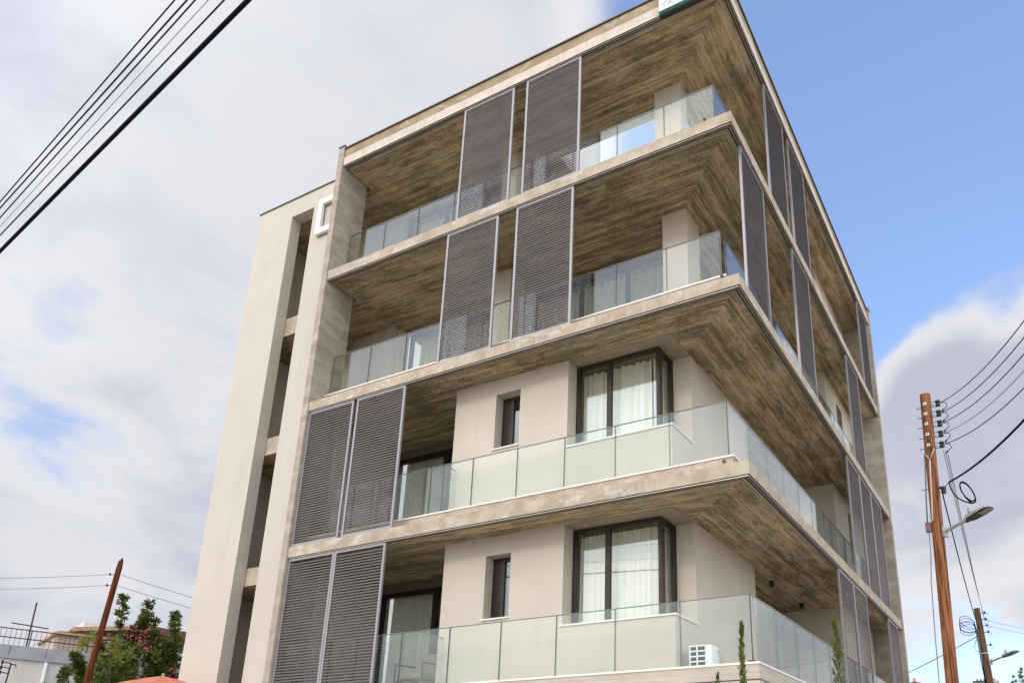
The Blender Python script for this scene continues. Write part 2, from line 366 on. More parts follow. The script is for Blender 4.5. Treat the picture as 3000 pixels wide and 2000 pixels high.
# ------------------------------------------------------------------ mesh helpers
class MB:
    def __init__(s): s.v = []; s.f = []; s.mi = []
    def quad(s, pts, mi=0):
        i = len(s.v); s.v += [tuple(p) for p in pts]; s.f.append(tuple(range(i, i + len(pts)))); s.mi.append(mi)
    def box(s, x0, x1, y0, y1, z0, z1, mi=0, bot=None):
        i = len(s.v)
        s.v += [(x0, y0, z0), (x1, y0, z0), (x1, y1, z0), (x0, y1, z0), (x0, y0, z1), (x1, y0, z1), (x1, y1, z1), (x0, y1, z1)]
        fs = [(0, 3, 2, 1), (4, 5, 6, 7), (0, 1, 5, 4), (1, 2, 6, 5), (2, 3, 7, 6), (3, 0, 4, 7)]
        for k, f in enumerate(fs):
            s.f.append(tuple(i + a for a in f)); s.mi.append(bot if (k == 0 and bot is not None) else mi)
        return s
    def obox(s, c, ax, ay, az, mi=0):
        """oriented box: centre and three half-axis vectors"""
        c = Vector(c); ax = Vector(ax); ay = Vector(ay); az = Vector(az); i = len(s.v)
        for dz in (-1, 1):
            for dx, dy in ((-1, -1), (1, -1), (1, 1), (-1, 1)):
                s.v.append(tuple(c + ax * dx + ay * dy + az * dz))
        for f in [(0, 3, 2, 1), (4, 5, 6, 7), (0, 1, 5, 4), (1, 2, 6, 5), (2, 3, 7, 6), (3, 0, 4, 7)]:
            s.f.append(tuple(i + a for a in f)); s.mi.append(mi)
        return s
    def tube(s, pts, r, n=8, mi=0, caps=True):
        pts = [Vector(p) for p in pts]
        if not isinstance(r, (list, tuple)): r = [r] * len(pts)
        base = len(s.v); up = None
        for k, p in enumerate(pts):
            t = (pts[min(k + 1, len(pts) - 1)] - pts[max(k - 1, 0)]).normalized()
            if up is None: up = t.orthogonal().normalized()
            a = (up - t * up.dot(t))
            a = a.normalized() if a.length > 1e-6 else t.orthogonal().normalized()
            up = a; b = t.cross(a)
            for j in range(n):
                an = 2 * math.pi * j / n
                s.v.append(tuple(p + (a * math.cos(an) + b * math.sin(an)) * r[k]))
        for k in range(len(pts) - 1):
            for j in range(n):
                j2 = (j + 1) % n
                s.f.append((base + k * n + j, base + k * n + j2, base + (k + 1) * n + j2, base + (k + 1) * n + j)); s.mi.append(mi)
        if caps:
            s.f.append(tuple(base + j for j in reversed(range(n)))); s.mi.append(mi)
            e = base + (len(pts) - 1) * n
            s.f.append(tuple(e + j for j in range(n))); s.mi.append(mi)
        return s
    def build(s, name, mats, parent=None, smooth=False, origin=None, bevel=0.0):
        me = bpy.data.meshes.new(name)
        o = Vector(origin) if origin is not None else Vector((0, 0, 0))
        me.from_pydata([tuple(Vector(v) - o) for v in s.v], [], s.f)
        if isinstance(mats, str): mats = [mats]
        for m in mats: me.materials.append(MATS[m])
        for p, mi in zip(me.polygons, s.mi):
            p.material_index = mi; p.use_smooth = smooth
        me.validate(); me.update()
        ob = bpy.data.objects.new(name, me); C.objects.link(ob)
        if parent is not None:
            ob.parent = parent
            wl = world_loc(parent)
            ob.location = o - wl
        else: ob.location = o
        if bevel:
            md = ob.modifiers.new('bevel', 'BEVEL'); md.width = bevel; md.segments = 2; md.limit_method = 'ANGLE'
        return ob

def world_loc(o):
    v = Vector(o.location)
    while o.parent is not None:
        o = o.parent; v += Vector(o.location)
    return v

def tag(o, label=None, cat=None, group=None, kind=None):
    if label: o['label'] = label
    if cat: o['category'] = cat
    if group: o['group'] = group
    if kind: o['kind'] = kind
    return o
def empty(name, loc, label, cat, group=None):
    o = bpy.data.objects.new(name, None); C.objects.link(o); o.location = loc
    return tag(o, label, cat, group)

# ------------------------------------------------------------------ ground
gm = MB(); gm.quad([(-1500, -1500, -0.15), (1500, -1500, -0.15), (1500, 1500, -0.15), (-1500, 1500, -0.15)])
tag(gm.build('ground', 'soil'), kind='structure')
rm = MB(); rm.box(-120, 120, -9.8, -3.2, -0.149, -0.14); tag(rm.build('road', 'asphalt'), kind='structure')
rm = MB(); rm.box(3.0, 9.5, -3.19, 140, -0.149, -0.141); tag(rm.build('side_road', 'asphalt'), kind='structure')
pm = MB(); pm.box(-40, 2.8, -3.0, 0.9, -0.149, 0.0); pm.box(0.2, 2.8, 0.9, 80, -0.149, 0.0); pm.box(-60, 14, -14.5, -10.0, -0.149, 0.0)
tag(pm.build('pavement', 'paving'), kind='structure')

# ------------------------------------------------------------------ the apartment building
L, W = 10.03, 13.235
bld = empty('apartment_building', (0, 0, 0), 'five storey modern apartment block of board marked concrete with grey louvred shutters and glass balconies', 'building')
SL = {1: (2.99, 3.28), 2: (6.156, 6.385), 3: (9.534, 9.751), 4: (12.959, 13.200)}     # slab bottom, top
ROOF_B, ROOF_D, ROOF_T = 16.290, 16.537, 16.81

def bead(mb, z, x0=-9.97, y1=13.18, mi=0):
    """drip bead running round the soffit 18 cm in"""
    a = 0.18
    mb.box(x0, -a, a, a + 0.022, z - 0.012, z + 0.004, mi)
    mb.box(-a - 0.022, -a, a + 0.022, y1, z - 0.012, z + 0.004, mi)
    mb.box(x0, x0 + 0.022, a + 0.022, 0.97, z - 0.012, z + 0.004, mi)

def plate(mb, holes, z0, z1):
    """slab with a rectangular hole, board marked below, plain concrete on the edges"""
    x0, x1, y0, y1 = -L, 0.0, 0.0, W
    if holes is None:
        mb.box(x0, x1, y0, y1, z0, z1, 0, bot=1); return
    hx0, hx1, hy0, hy1 = holes
    for (a, b, c, d_) in ((x0, x1, y0, hy0), (x0, x1, hy1, y1), (x0, hx0, hy0, hy1), (hx1, x1, hy0, hy1)):
        mb.box(a, b, c, d_, z0, z1, 0, bot=1)

for k in (2, 3, 4):
    z0, z1 = SL[k]
    mb = MB(); plate(mb, None, z0, z1); bead(mb, z0)
    mb.build('floor_slab', ['edge_concrete', 'board_concrete'], bld)
mb = MB(); plate(mb, (-5.11, -1.95, 2.31, 4.6), ROOF_B, ROOF_D); bead(mb, ROOF_B)
mb.build('roof_slab', ['beam_concrete', 'board_concrete'], bld)
a = 0.018
mb = MB()
for (x0, x1, y0, y1) in ((-L, -a, a, 0.30), (-0.30, -a, 0.30, W), (-L, -L + 0.25, 0.30, W), (-L + .25, -0.30, W - 0.25, W)):
    mb.box(x0, x1, y0, y1, ROOF_D + 0.012, ROOF_T)
mb.box(-L, -0.05, 0.05, 0.28, ROOF_D - 0.002, ROOF_D + 0.013, 1); mb.box(-0.28, -0.05, 0.28, W, ROOF_D - 0.002, ROOF_D + 0.013, 1)
mb.build('parapet', ['parapet_concrete', 'cap_metal'], bld)
mb = MB(); mb.box(-L, 0.02, -0.02, 0.32, ROOF_T + 0.002, ROOF_T + 0.03); mb.box(-0.32, 0.02, 0.32, W, ROOF_T + 0.002, ROOF_T + 0.03)
mb.build('parapet_cap', 'cap_metal', bld)

# shutter tracks under every slab edge
def track(z):
    mb = MB()
    mb.box(-L + 0.02, -0.02, 0.014, 0.125, z - 0.010, z + 0.002, 1)
    mb.box(-0.125, -0.014, 0.13, W - 0.02, z - 0.010, z + 0.002, 1)
    for (p, q) in ((0.020, 0.030), (0.058, 0.074), (0.108, 0.118)):
        mb.box(-L + 0.02, -q, p, q, z - 0.026, z - 0.008, 0)
        mb.box(-q, -p, q, W - 0.02, z - 0.026, z - 0.008, 0)
    mb.build('shutter_track', ['track_metal', 'dark_track'], bld)
for z in (SL[2][0], SL[3][0], SL[4][0], ROOF_B): track(z)

# upstands and marble copings that carry the glass
def upstand(ztop_slab, zcop, s):
    mb = MB()
    mb.box(-L + .01, -s, s, s + 0.26, ztop_slab - 0.004, zcop - 0.03); mb.box(-s - 0.26, -s, s + 0.26, W - .01, ztop_slab - 0.004, zcop - 0.03)
    mb.box(-L + .05, -s - .26, s + .26, W - .05, ztop_slab - 0.004, zcop - 0.05)
    mb.build('balcony_upstand', 'edge_concrete', bld)
    mb = MB(); o = 0.02
    mb.box(-L + .01, -s + o, s - o, s + 0.30, zcop - 0.03, zcop); mb.box(-s - 0.30, -s + o, s + 0.30, W - .01, zcop - 0.03, zcop)
    mb.build('marble_coping', 'marble', bld)
upstand(SL[2][1], 6.69, 0.375); upstand(SL[3][1], 10.085, 0.375); upstand(SL[4][1], 13.46, 0.375)

# ground storey with stone courses
mb = MB()
zt = 3.28; ch = 0.225; gz = 0.018
z = zt
while z > -0.1:
    mb.box(-L + .01, 0.0, 0.0, 0.3, z - ch + gz, z); mb.box(-0.3, 0.0, 0.3, W, z - ch + gz, z)
    mb.box(-L + .01, -0.012, 0.012, 0.29, z - ch, z - ch + gz, 1); mb.box(-0.29, -0.012, 0.29, W, z - ch, z - ch + gz, 1)
    z -= ch
mb.box(-L + .01, -0.31, 0.31, W - .01, -0.1, 3.26)
mb.build('stone_wall', ['stone_cladding', 'dark_track'], bld)
mb = MB(); mb.box(-L + .01, 0.012, -0.012, 0.5, 3.282, 3.314); mb.box(-0.5, 0.012, 0.5, W - .01, 3.282, 3.314)
mb.build('marble_coping', 'marble', bld)

# end fins
mb = MB(); mb.box(-10.205, -10.032, -0.03, 0.83, -0.1, 16.87); f1 = mb.build('fin_wall', 'fin_concrete', bld)
mb = MB(); mb.box(-10.225, -10.010, -0.05, 0.85, 16.872, 16.90); mb.build('fin_cap', 'cap_metal', f1)
mb = MB(); mb.box(-3.2, 0.035, W + .002, W + 0.24, -0.1, 16.87); f2 = mb.build('fin_wall', 'fin_concrete', bld)
mb = MB(); mb.box(-3.2, 0.055, W - .018, W + .26, 16.872, 16.90); mb.build('fin_cap', 'cap_metal', f2)

# stair tower with its tall slit
TX0, TX1, TY, TT = -13.92, -10.21, 0.66, 16.765
SX0, SX1, STZ = -12.57, -11.735, 16.20
mb = MB()
mb.box(TX0, SX0, TY, TY + 0.30, -0.1, TT); mb.box(SX1, TX1, TY, TY + 0.30, -0.1, TT); mb.box(SX0, SX1, TY, TY + 0.30, STZ, TT)
mb.box(TX0, TX0 + 0.25, TY + 0.30, 6.0, -0.1, TT)
tw = mb.build('tower_wall', 'tower_plaster', bld)
mb = MB(); mb.box(TX0 - .03, TX1, TY - 0.03, TY + 0.34, TT + .002, TT + 0.03); mb.build('tower_cap', 'cap_metal', tw)
mb = MB(); mb.tube([(TX0 - .09, TY + .12, 16.22), (TX0 + .05, TY + .12, 16.22)], 0.035, 8); mb.build('drain_spout', 'cap_metal', tw)
mb = MB(); mb.box(TX0 + .26, TX1 + .17, 2.25, 2.45, -0.1, TT - .1); mb.build('passage_wall', 'wall_plaster', bld)
for zt_, zb in ((13.20, 12.68), (9.80, 9.35), (6.48, 6.05)):
    mb = MB(); mb.box(TX0 + .26, -11.45, TY + 0.31, 2.24, zb, zt_, 0, bot=1); mb.build('landing_slab', ['edge_concrete', 'board_concrete'], bld)
mb = MB(); mb.box(TX0 + .26, -L - .01, TY + 0.31, 2.24, 16.27, 16.70, 0, bot=1); mb.build('landing_slab', ['edge_concrete', 'board_concrete'], bld)

for k in (2, 3, 4):
    mb = MB(); mb.box(-11.44, -L - .01, TY + 0.31, 2.24, SL[k][0], SL[k][1], 0, bot=1); mb.build('landing_slab', ['edge_concrete', 'board_concrete'], bld)
# columns
def column(x0, x1, y0, y1, z0, z1):
    mb = MB(); mb.box(x0, x1, y0, y1, z0, z1); mb.build('column', 'wall_plaster', bld, bevel=0.008)
column(-2.15, -1.60, 1.70, 2.37, 10.0, 12.962); column(-6.36, -5.93, 1.66, 2.20, 10.0, 12.962)
column(-2.27, -1.65, 1.65, 2.0, 13.4, 16.292); column(-6.36, -5.93, 1.66, 2.20, 13.4, 16.292)

# ---- windows: frame, panes, curtain
def curtain(parent, p0, p1, z0, z1, amp=0.045, wl=0.16, seed=0):
    p0 = Vector(p0); p1 = Vector(p1); rnd = random.Random(seed)
    ln = (p1 - p0).length; t = (p1 - p0) / ln; nn = Vector((-t.y, t.x))
    n = max(12, int(ln / 0.02)); mb = MB(); top = []; bot = []
    ph = [rnd.uniform(0, 6.28) for _ in range(3)]
    for i in range(n + 1):
        u = ln * i / n
        w_ = amp * (math.sin(u / wl * 6.28 + ph[0] + 0.9 * math.sin(u * 2.3 + ph[2])) + 0.5 * math.sin(u / wl * 2.9 + ph[1]))
        q = p0 + t * u + nn * w_; q2 = p0 + t * (u + 0.02 * math.sin(u * 5 + ph[1])) + nn * w_ * 1.35
        top.append((q.x, q.y, z1)); bot.append((q2.x, q2.y, z0))
    for i in range(n): mb.quad([bot[i], bot[i + 1], top[i + 1], top[i]])
    return mb.build('curtain', 'curtain', parent, smooth=True)

def glazed(name, axis, a0, a1, c, z0, z1, mull, fw=0.07, depth=0.09, frame='dark_frame', out=-1):
    """frame in plane axis=c from a0..a1, mullions at listed positions; pane set in the middle"""
    mb = MB()
    def bx(u0, u1, zz0, zz1, dd=depth):
        if axis == 'y': mb.box(u0, u1, c - dd / 2, c + dd / 2, zz0, zz1)
        else: mb.box(c - dd / 2, c + dd / 2, u0, u1, zz0, zz1)
    bx(a0, a0 + fw, z0, z1); bx(a1 - fw, a1, z0, z1); bx(a0 + fw, a1 - fw, z0, z0 + fw); bx(a0 + fw, a1 - fw, z1 - fw, z1)
    for m_, wd in mull: bx(m_ - wd / 2, m_ + wd / 2, z0 + fw, z1 - fw, depth * 0.8)
    fr = mb.build(name, frame, bld)
    xs = [a0 + fw] + [v for m_, wd in mull for v in (m_ - wd / 2, m_ + wd / 2)] + [a1 - fw]
    for i in range(0, len(xs), 2):
        mb = MB()
        if axis == 'y': mb.box(xs[i], xs[i + 1], c - 0.006, c + 0.006, z0 + fw, z1 - fw)
        else: mb.box(c - 0.006, c + 0.006, xs[i], xs[i + 1], z0 + fw, z1 - fw)
        mb.build('pane', 'window_glass', fr)
    return fr

def lower_flat(fl, zf, zc, sill, swin):
    """the rendered flat on the two lower balconies: one wall part with the openings left out of it"""
    Y0, YW, X0, X1, XR = 0.79, 1.15, -6.50, -3.77, -1.615
    wx0, wx1, wz0, wz1 = swin
    mb = MB(); t = 0.36
    # front wall with the small window opening
    mb.box(X0, wx0, Y0, Y0 + t, zf, zc); mb.box(wx1, X1, Y0, Y0 + t, zf, zc)
    mb.box(wx0, wx1, Y0, Y0 + t, zf, wz0); mb.box(wx0, wx1, Y0, Y0 + t, wz1, zc)
    # parapet below the corner window and the pier beside it
    mb.box(X1, XR, Y0, Y0 + 0.30, zf, sill - .03); mb.box(XR - .30, XR, Y0 + .30, 1.72, zf, sill - .03)
    mb.box(-1.98, XR, 1.72, 4.98, zf, zc)
    mb.box(X0, X0 + .25, Y0 + t, 3.0, zf, zc)
    mb.box(-4.2, -1.98, 4.7, 4.98, zf, zc)
    mb.build('flat_wall', 'wall_plaster', bld)
    mb = MB(); mb.box(X1 - .04, XR + .03, Y0 - .03, YW + .1, sill - .03, sill); mb.box(-2.05, XR + .03, YW + .1, 1.715, sill - .03, sill)
    mb.build('window_sill', 'marble', bld)
    mb = MB(); mb.box(wx0 - .03, wx1 + .02, Y0 - .035, Y0 + .22, wz0 + .001, wz0 + .03); mb.build('window_sill', 'marble', bld)
    mb = MB(); mb.box(X1 + .01, XR - .005, Y0 + .02, 1.715, zc - .018, zc - .004); mb.build('window_head', 'soffit_plaster', bld)
    # corner window
    fr = glazed('corner_window', 'y', X1 + .002, -1.99, YW, sill + .001, zc - .03, [(-3.05, 0.10)], 0.062, 0.09, 'brown_frame')
    glazed('corner_window', 'x', YW + .05, 1.715, -2.035, sill + .001, zc - .03, [], 0.05, 0.09, 'brown_frame')
    curtain(fr, (X1 + .03, 1.36), (-2.25, 1.36), sill + .02, zc - .10, (0.022 if fl == 1 else 0.036), (0.105 if fl == 1 else 0.15), fl)
    curtain(fr, (-2.22, 1.34), (-2.22, 2.1), sill + .02, zc - .10, 0.03, 0.12, fl + 7)
    # small window
    fr = glazed('small_window', 'y', wx0 + .20, wx1 - .001, Y0 + .27, wz0 + .032, wz1 - .002, [], 0.075, 0.07, 'brown_frame')
    curtain(fr, (wx0 + .34, Y0 + .55), (wx1 - .02, Y0 + .55), wz0 + .1, wz1 - .1, 0.03, 0.1, fl + 3)
    mb = MB(); mb.box(wx0 + .002, wx0 + .198, Y0 + .24, Y0 + .30, wz0 + .032, wz1 - .002); mb.build('window_panel', 'dark_frame', fr)
    # balcony doors of the deep bay on the left
    dr = glazed('balcony_door', 'y', -9.94, X0 - .002, 2.72, zf + .02, zc - .22, [(-8.3, 0.14), (-7.15, 0.14)], 0.11, 0.09, 'dark_frame')
    curtain(dr, (-9.75, 2.92), (-8.35, 2.92), zf + .1, zc - .25, 0.05, 0.17, fl + 11)
    curtain(dr, (-8.1, 2.92), (X0 - .05, 2.92), zf + .1, zc - .25, 0.05, 0.17, fl + 13)
    mb = MB(); mb.box(-9.95, X0 - .002, 2.69, 2.90, zc - .218, zc); mb.build('door_lintel', 'interior', bld)
    mb = MB(); mb.box(-10.2, -9.951, .84, 3.0, zf, zc); mb.build('bay_wall', 'wall_plaster', bld)
    mb = MB(); mb.box(-9.9, -4.2, 3.6, 12.9, zf, zc); mb.box(-4.2, -2.5, 5.0, 12.9, zf, zc); mb.build('core_wall', 'wall_plaster', bld)
    mb = MB(); mb.box(-2.5, -.82, 9.64, 13.2, zf, zc); mb.build('flat_wall', 'wall_plaster', bld)
    for y in (6.3, 8.75):
        mb = MB(); mb.tube([(-1.66, y, zc + .003), (-1.66, y, zc - .14)], 0.055, 12)
        mb.build('ceiling_light', 'black_metal', bld)
lower_flat(1, 3.312, SL[2][0] + .003, 4.318, (-5.49, -4.92, 4.545, 5.79))
lower_flat(2, 6.66, SL[3][0] + .003, 7.70, (-5.47, -4.88, 7.955, 9.187))

def upper_flat(fl, zf, zc, ydoor, void):
    mb = MB()
    if not void:
        mb.box(-9.9, -2.2, 3.5, 12.9, zf, zc)
    else:
        mb.box(-9.9, -5.3, 3.4, 12.9, zf, zc); mb.box(-5.3, -2.2, 5.2, 12.9, zf, zc)
    mb.build('core_wall', 'wall_plaster', bld)
    for bb in ((-2.2, -.82, 9.64, 13.2, zf, zc), (-13.6, -9.93, 2.455, 2.75, zf, zc - .01)):
        mb = MB(); mb.box(*bb); mb.build('flat_wall', 'wall_plaster', bld)
    if not void:
        dr = glazed('balcony_door', 'y', -9.88, -2.3, ydoor, zf + .02, zc - .05, [(-8.6, .09), (-7.3, .09), (-6.0, .09), (-4.7, .09), (-3.5, .09)], 0.09, 0.09, 'dark_frame')
        curtain(dr, (-9.75, ydoor + .25), (-2.4, ydoor + .25), zf + .1, zc - .1, 0.05, 0.17, fl)
    else:
        dr = glazed('balcony_door', 'y', -9.88, -5.35, ydoor, zf + .02, zc - .05, [(-8.6, .09), (-7.3, .09)], 0.09, 0.09, 'dark_frame')
        curtain(dr, (-9.75, ydoor + .25), (-5.45, ydoor + .25), zf + .1, zc - .1, 0.05, 0.17, fl)
upper_flat(3, 10.04, SL[4][0] + .003, 2.78, False)
upper_flat(4, 13.42, ROOF_B + .003, 2.30, True)
# narrow window openings in the side wall
for y0, z0, z1 in ((11.0, 11.0, 12.55), (11.25, 7.75, 9.22)):
    mb = MB(); mb.box(-.86, -.812, y0, y0 + .62, z0, z1); pw = mb.build('side_window', 'brown_frame', bld)
    mb = MB(); mb.box(-.813, -.806, y0 + .08, y0 + .54, z0 + .08, z1 - .08); mb.build('pane', 'window_glass', pw)

# ---- glass balustrades
def balustrade(s, zb, zt_, joints_l, joints_r, name='glass_balustrade'):
    rail = MB()
    x0, x1 = joints_l[0], joints_l[-1]
    rail.box(x0, x1, s - 0.012, s + 0.012, zt_ + 0.001, zt_ + 0.012); rail.box(-s - 0.012, -s + 0.012, s + .012, joints_r[-1], zt_ + 0.001, zt_ + 0.012)
    rb = rail.build(name, 'glass_edge', bld)
    def pane(axis, u0, u1):
        mb = MB(); gp = 0.008; tk = 0.010; i0 = len(mb.f)
        if axis == 'y': mb.box(u0 + gp, u1 - gp, s - tk, s + tk, zb, zt_)
        else: mb.box(-s - tk, -s + tk, u0 + gp, u1 - gp, zb, zt_)
        big = (2, 4) if axis == 'y' else (3, 5)
        mb.mi = [0 if k in big else 1 for k in range(6)]
        mb.build('glass_pane', ['rail_glass', 'glass_edge'], rb)
    for u0, u1 in zip(joints_l[:-1], joints_l[1:]): pane('y', u0, u1)
    for u0, u1 in zip(joints_r[:-1], joints_r[1:]): pane('x', u0, u1)
    return rb
jl = [-9.97] + [-.48 - 1.0435 * k for k in range(9, -1, -1)]; jl[0] = -10.0
jl = sorted(set(jl)); jr = [.48 + 1.0435 * k for k in range(12)] + [13.2]
# left rail: first pane short against the fin
jl = [-9.98] + [-.48 - 1.0435 * k for k in range(8, 0, -1)] + [-.48]
for zb, zt_ in ((6.69, 7.715), (10.085, 11.10), (13.46, 14.485)): balustrade(.48, zb, zt_, jl, jr)
balustrade(.13, 3.314, 4.318, [-9.9, -8.6, -7.90, -6.79, -5.68, -4.57, -3.455, -2.36, -1.245, -.13],
           [.13, 1.345, 2.50, 3.63, 4.76, 5.9, 7.05, 8.2, 9.35, 10.5, 11.65, 13.2])
# glass returns that divide the balconies beside the deep bay
for s, zb, zt_ in ((.13, 3.314, 4.30), (.48, 6.69, 7.70)):
    mb = MB(); mb.box(-6.405, -6.385, s + .02, .785, zb, zt_); gd = mb.build('glass_divider', 'rail_glass', bld)
    mb = MB(); mb.box(-6.408, -6.382, s + .02, .785, zt_ + .001, zt_ + .014); mb.build('divider_edge', 'glass_edge', gd)

# ---- sliding louvred shutters
def shutter(axis, u0, u1, z0, z1, c=0.06):
    fw, fd, pitch = 0.050, 0.042, 0.0585
    mb = MB()
    def bx(m_, a0, a1, zz0, zz1, d0, d1):
        if axis == 'y': m_.box(a0, a1, c + d0, c + d1, zz0, zz1)
        else: m_.box(-c - d1, -c - d0, a0, a1, zz0, zz1)
    bx(mb, u0, u0 + fw, z0, z1, -fd / 2, fd / 2); bx(mb, u1 - fw, u1, z0, z1, -fd / 2, fd / 2)
    bx(mb, u0 + fw, u1 - fw, z0, z0 + fw * 1.2, -fd / 2, fd / 2); bx(mb, u0 + fw, u1 - fw, z1 - fw, z1, -fd / 2, fd / 2)
    fr = mb.build('louvre_shutter', 'shutter_frame', bld)
    mb = MB(); a0, a1 = u0 + fw - .004, u1 - fw + .004
    zz = z0 + fw * 1.2 + 0.02; n = int((z1 - fw - zz) / pitch); 
    for i in range(n):
        zc = zz + pitch * (i + .5)
        # blade leaning back a little: low outer edge, high inner edge
        h, back, dep = 0.028, 0.004, 0.012
        Q = [(0, -h / 2), (dep, -h / 2), (dep + back, h / 2), (back, h / 2)]
        if axis == 'y':
            P = [(c - 0.014 + a_, zc + b_) for a_, b_ in Q]
            A = [(a0, y, z) for y, z in P]; B = [(a1, y, z) for y, z in P]
        else:
            P = [(-(c - 0.014 + a_), zc + b_) for a_, b_ in Q]
            A = [(x, a0, z) for x, z in P]; B = [(x, a1, z) for x, z in P]
        for k in range(4):
            k2 = (k + 1) % 4
            mb.quad([A[k], B[k], B[k2], A[k2]] if axis == 'y' else [B[k], A[k], A[k2], B[k2]])
    mb.build('louvre_blades', 'shutter_metal', fr)
ZS = {4: (13.205, 16.262), 3: (9.756, 12.931), 2: (6.390, 9.506), 1: (3.318, 6.128)}
for u0, u1, fl in ((-6.272, -4.897, 4), (-4.578, -3.202, 4), (-6.463, -5.115, 3), (-4.666, -3.30, 3), (-10.018, -8.684, 2), (-8.587, -7.237, 2), (-10.02, -8.712, 1), (-8.700, -7.35, 1)):
    shutter('y', u0, u1, *ZS[fl])
for u0, u1, fl in ((2.50, 3.86, 4), (4.27, 5.61, 4), (11.66, 12.99, 4), (0.575, 1.925, 3), (3.89, 5.23, 3), (8.95, 10.39, 3), (7.79, 9.18, 2), (9.20, 10.60, 2), (10.62, 12.03, 2), (5.80, 7.19, 1), (7.21, 8.60, 1), (11.40, 12.89, 1)):
    shutter('x', u0, u1, *ZS[fl])

# little drain stubs at the slab edges
for p, q in (((-.50, -.02, 13.23), (-.50, .05, 13.23)), ((-.53, .35, 6.60), (-.53, .39, 6.60)), ((-.30, -.02, 9.79), (-.30, .06, 9.79))):
    mb = MB(); mb.tube([p, q], 0.028, 8); mb.build('drain_stub', 'black_metal', bld)
mb = MB(); mb.box(-.19, -.10, .10, .16, 3.315, 3.355); mb.box(-.155, -.105, .20, .27, 3.315, 3.36); mb.build('glass_clamp', 'black_metal', bld)

# ------------------------------------------------------------------ things on the building
sg = empty('roof_sign', (-0.7, -0.08, 16.6), 'white sign panel with a teal lower edge on the roof parapet near the corner', 'sign')
sx0, sx1, sz0, sz1, sy0, sy1 = -1.33, 0.10, 16.135, 17.25, -0.115, -0.025
mb = MB(); mb.box(sx0, sx1, sy0, sy1, sz0 + .10, sz1); mb.build('sign_panel', 'sign_white', sg)
mb = MB(); mb.box(sx0 + .004, sx1, sy0 - .004, sy1, sz0, sz0 + .098); mb.build('sign_edge', 'teal_paint', sg)
mb = MB(); mb.box(sx0 + .03, sx1, sy0 + .01, sy1 + .02, sz0 - .02, sz0 - .002); mb.build('sign_bracket', 'black_metal', sg)
def letters(txt, size, loc, mat, parent):
    cu = bpy.data.curves.new('lettering', 'FONT'); cu.body = txt; cu.size = size; cu.extrude = 0.002
    tmp = bpy.data.objects.new('lettering', cu); C.objects.link(tmp)
    dg = bpy.context.evaluated_depsgraph_get()
    me = bpy.data.meshes.new_from_object(tmp.evaluated_get(dg))
    bpy.data.objects.remove(tmp, do_unlink=True)
    me.materials.clear(); me.materials.append(MATS[mat])
    o = bpy.data.objects.new('lettering', me); C.objects.link(o); o.parent = parent
    o.location = Vector(loc) - world_loc(parent); o.rotation_euler = (R(90), 0, 0)
    return o
letters('YA', 0.20, (sx0 + .055, sy0 - .004, sz0 + .165), 'pale_green_paint', sg)
letters('YA', 0.26, (sx0 + .12, sy0 - .004, sz0 + .36), 'pale_purple_paint', sg)

em = MB(); ex0, ex1, ez0, ez1, ey0, ey1 = -11.445, -10.38, 15.125, 16.215, TY - .115, TY - .03
t = .165
em.box(ex0, ex0 + t, ey0, ey1, ez0, ez1); em.box(ex1 - t, ex1, ey0, ey1, ez0, ez1); em.box(ex0 + t, ex1 - t, ey0, ey1, ez0, ez0 + t); em.box(ex0 + t, ex1 - t, ey0, ey1, ez1 - t, ez1)
eo = empty('square_emblem', (-10.9, TY, 15.1), 'white square ring emblem fixed high on the stair tower', 'emblem')
em.build('ring', 'white_paint', eo)
mb = MB()
i_ = .012
mb.box(ex0 + i_, ex0 + t - i_, ey1 + .001, TY - .001, ez0 + i_, ez1 - i_); mb.box(ex0 + t - i_, ex1 - .2, ey1 + .001, TY - .001, ez0 + i_, ez0 + t - i_); mb.box(ex0 + t - i_, ex1 - .2, ey1 + .001, TY - .001, ez1 - t + i_, ez1 - i_)
mb.build('backing', 'black_metal', eo)

ac = empty('air_conditioner', (-1.3, 1.0, 3.314), 'white air conditioner with a dark slotted grille on the lowest balcony corner', 'air conditioner')
mb = MB(); mb.box(-1.46, -1.08, .98, 1.28, 3.34, 3.80); mb.build('casing', 'white_paint', ac, bevel=0.012)
mb = MB(); mb.box(-1.44, -1.20, .970, .982, 3.37, 3.78); mb.build('grille', 'dark_frame', ac)
mb = MB()
for i in range(6): mb.box(-1.45, -1.19, .955, .969, 3.365 + i * .082, 3.387 + i * .082)
mb.box(-1.335, -1.312, .953, .968, 3.366, 3.796); mb.box(-1.455, -1.435, .953, .968, 3.366, 3.796)
mb.build('grille_bars', 'white_paint', ac)

mb = MB(); mb.tube([(-1.10, 1.20, 3.72), (-1.05, 1.25, 3.74), (-1.04, 1.30, 3.60), (-1.05, 1.45, 3.36)], .014, 6); mb.build('pipe', 'conduit', ac, smooth=True)
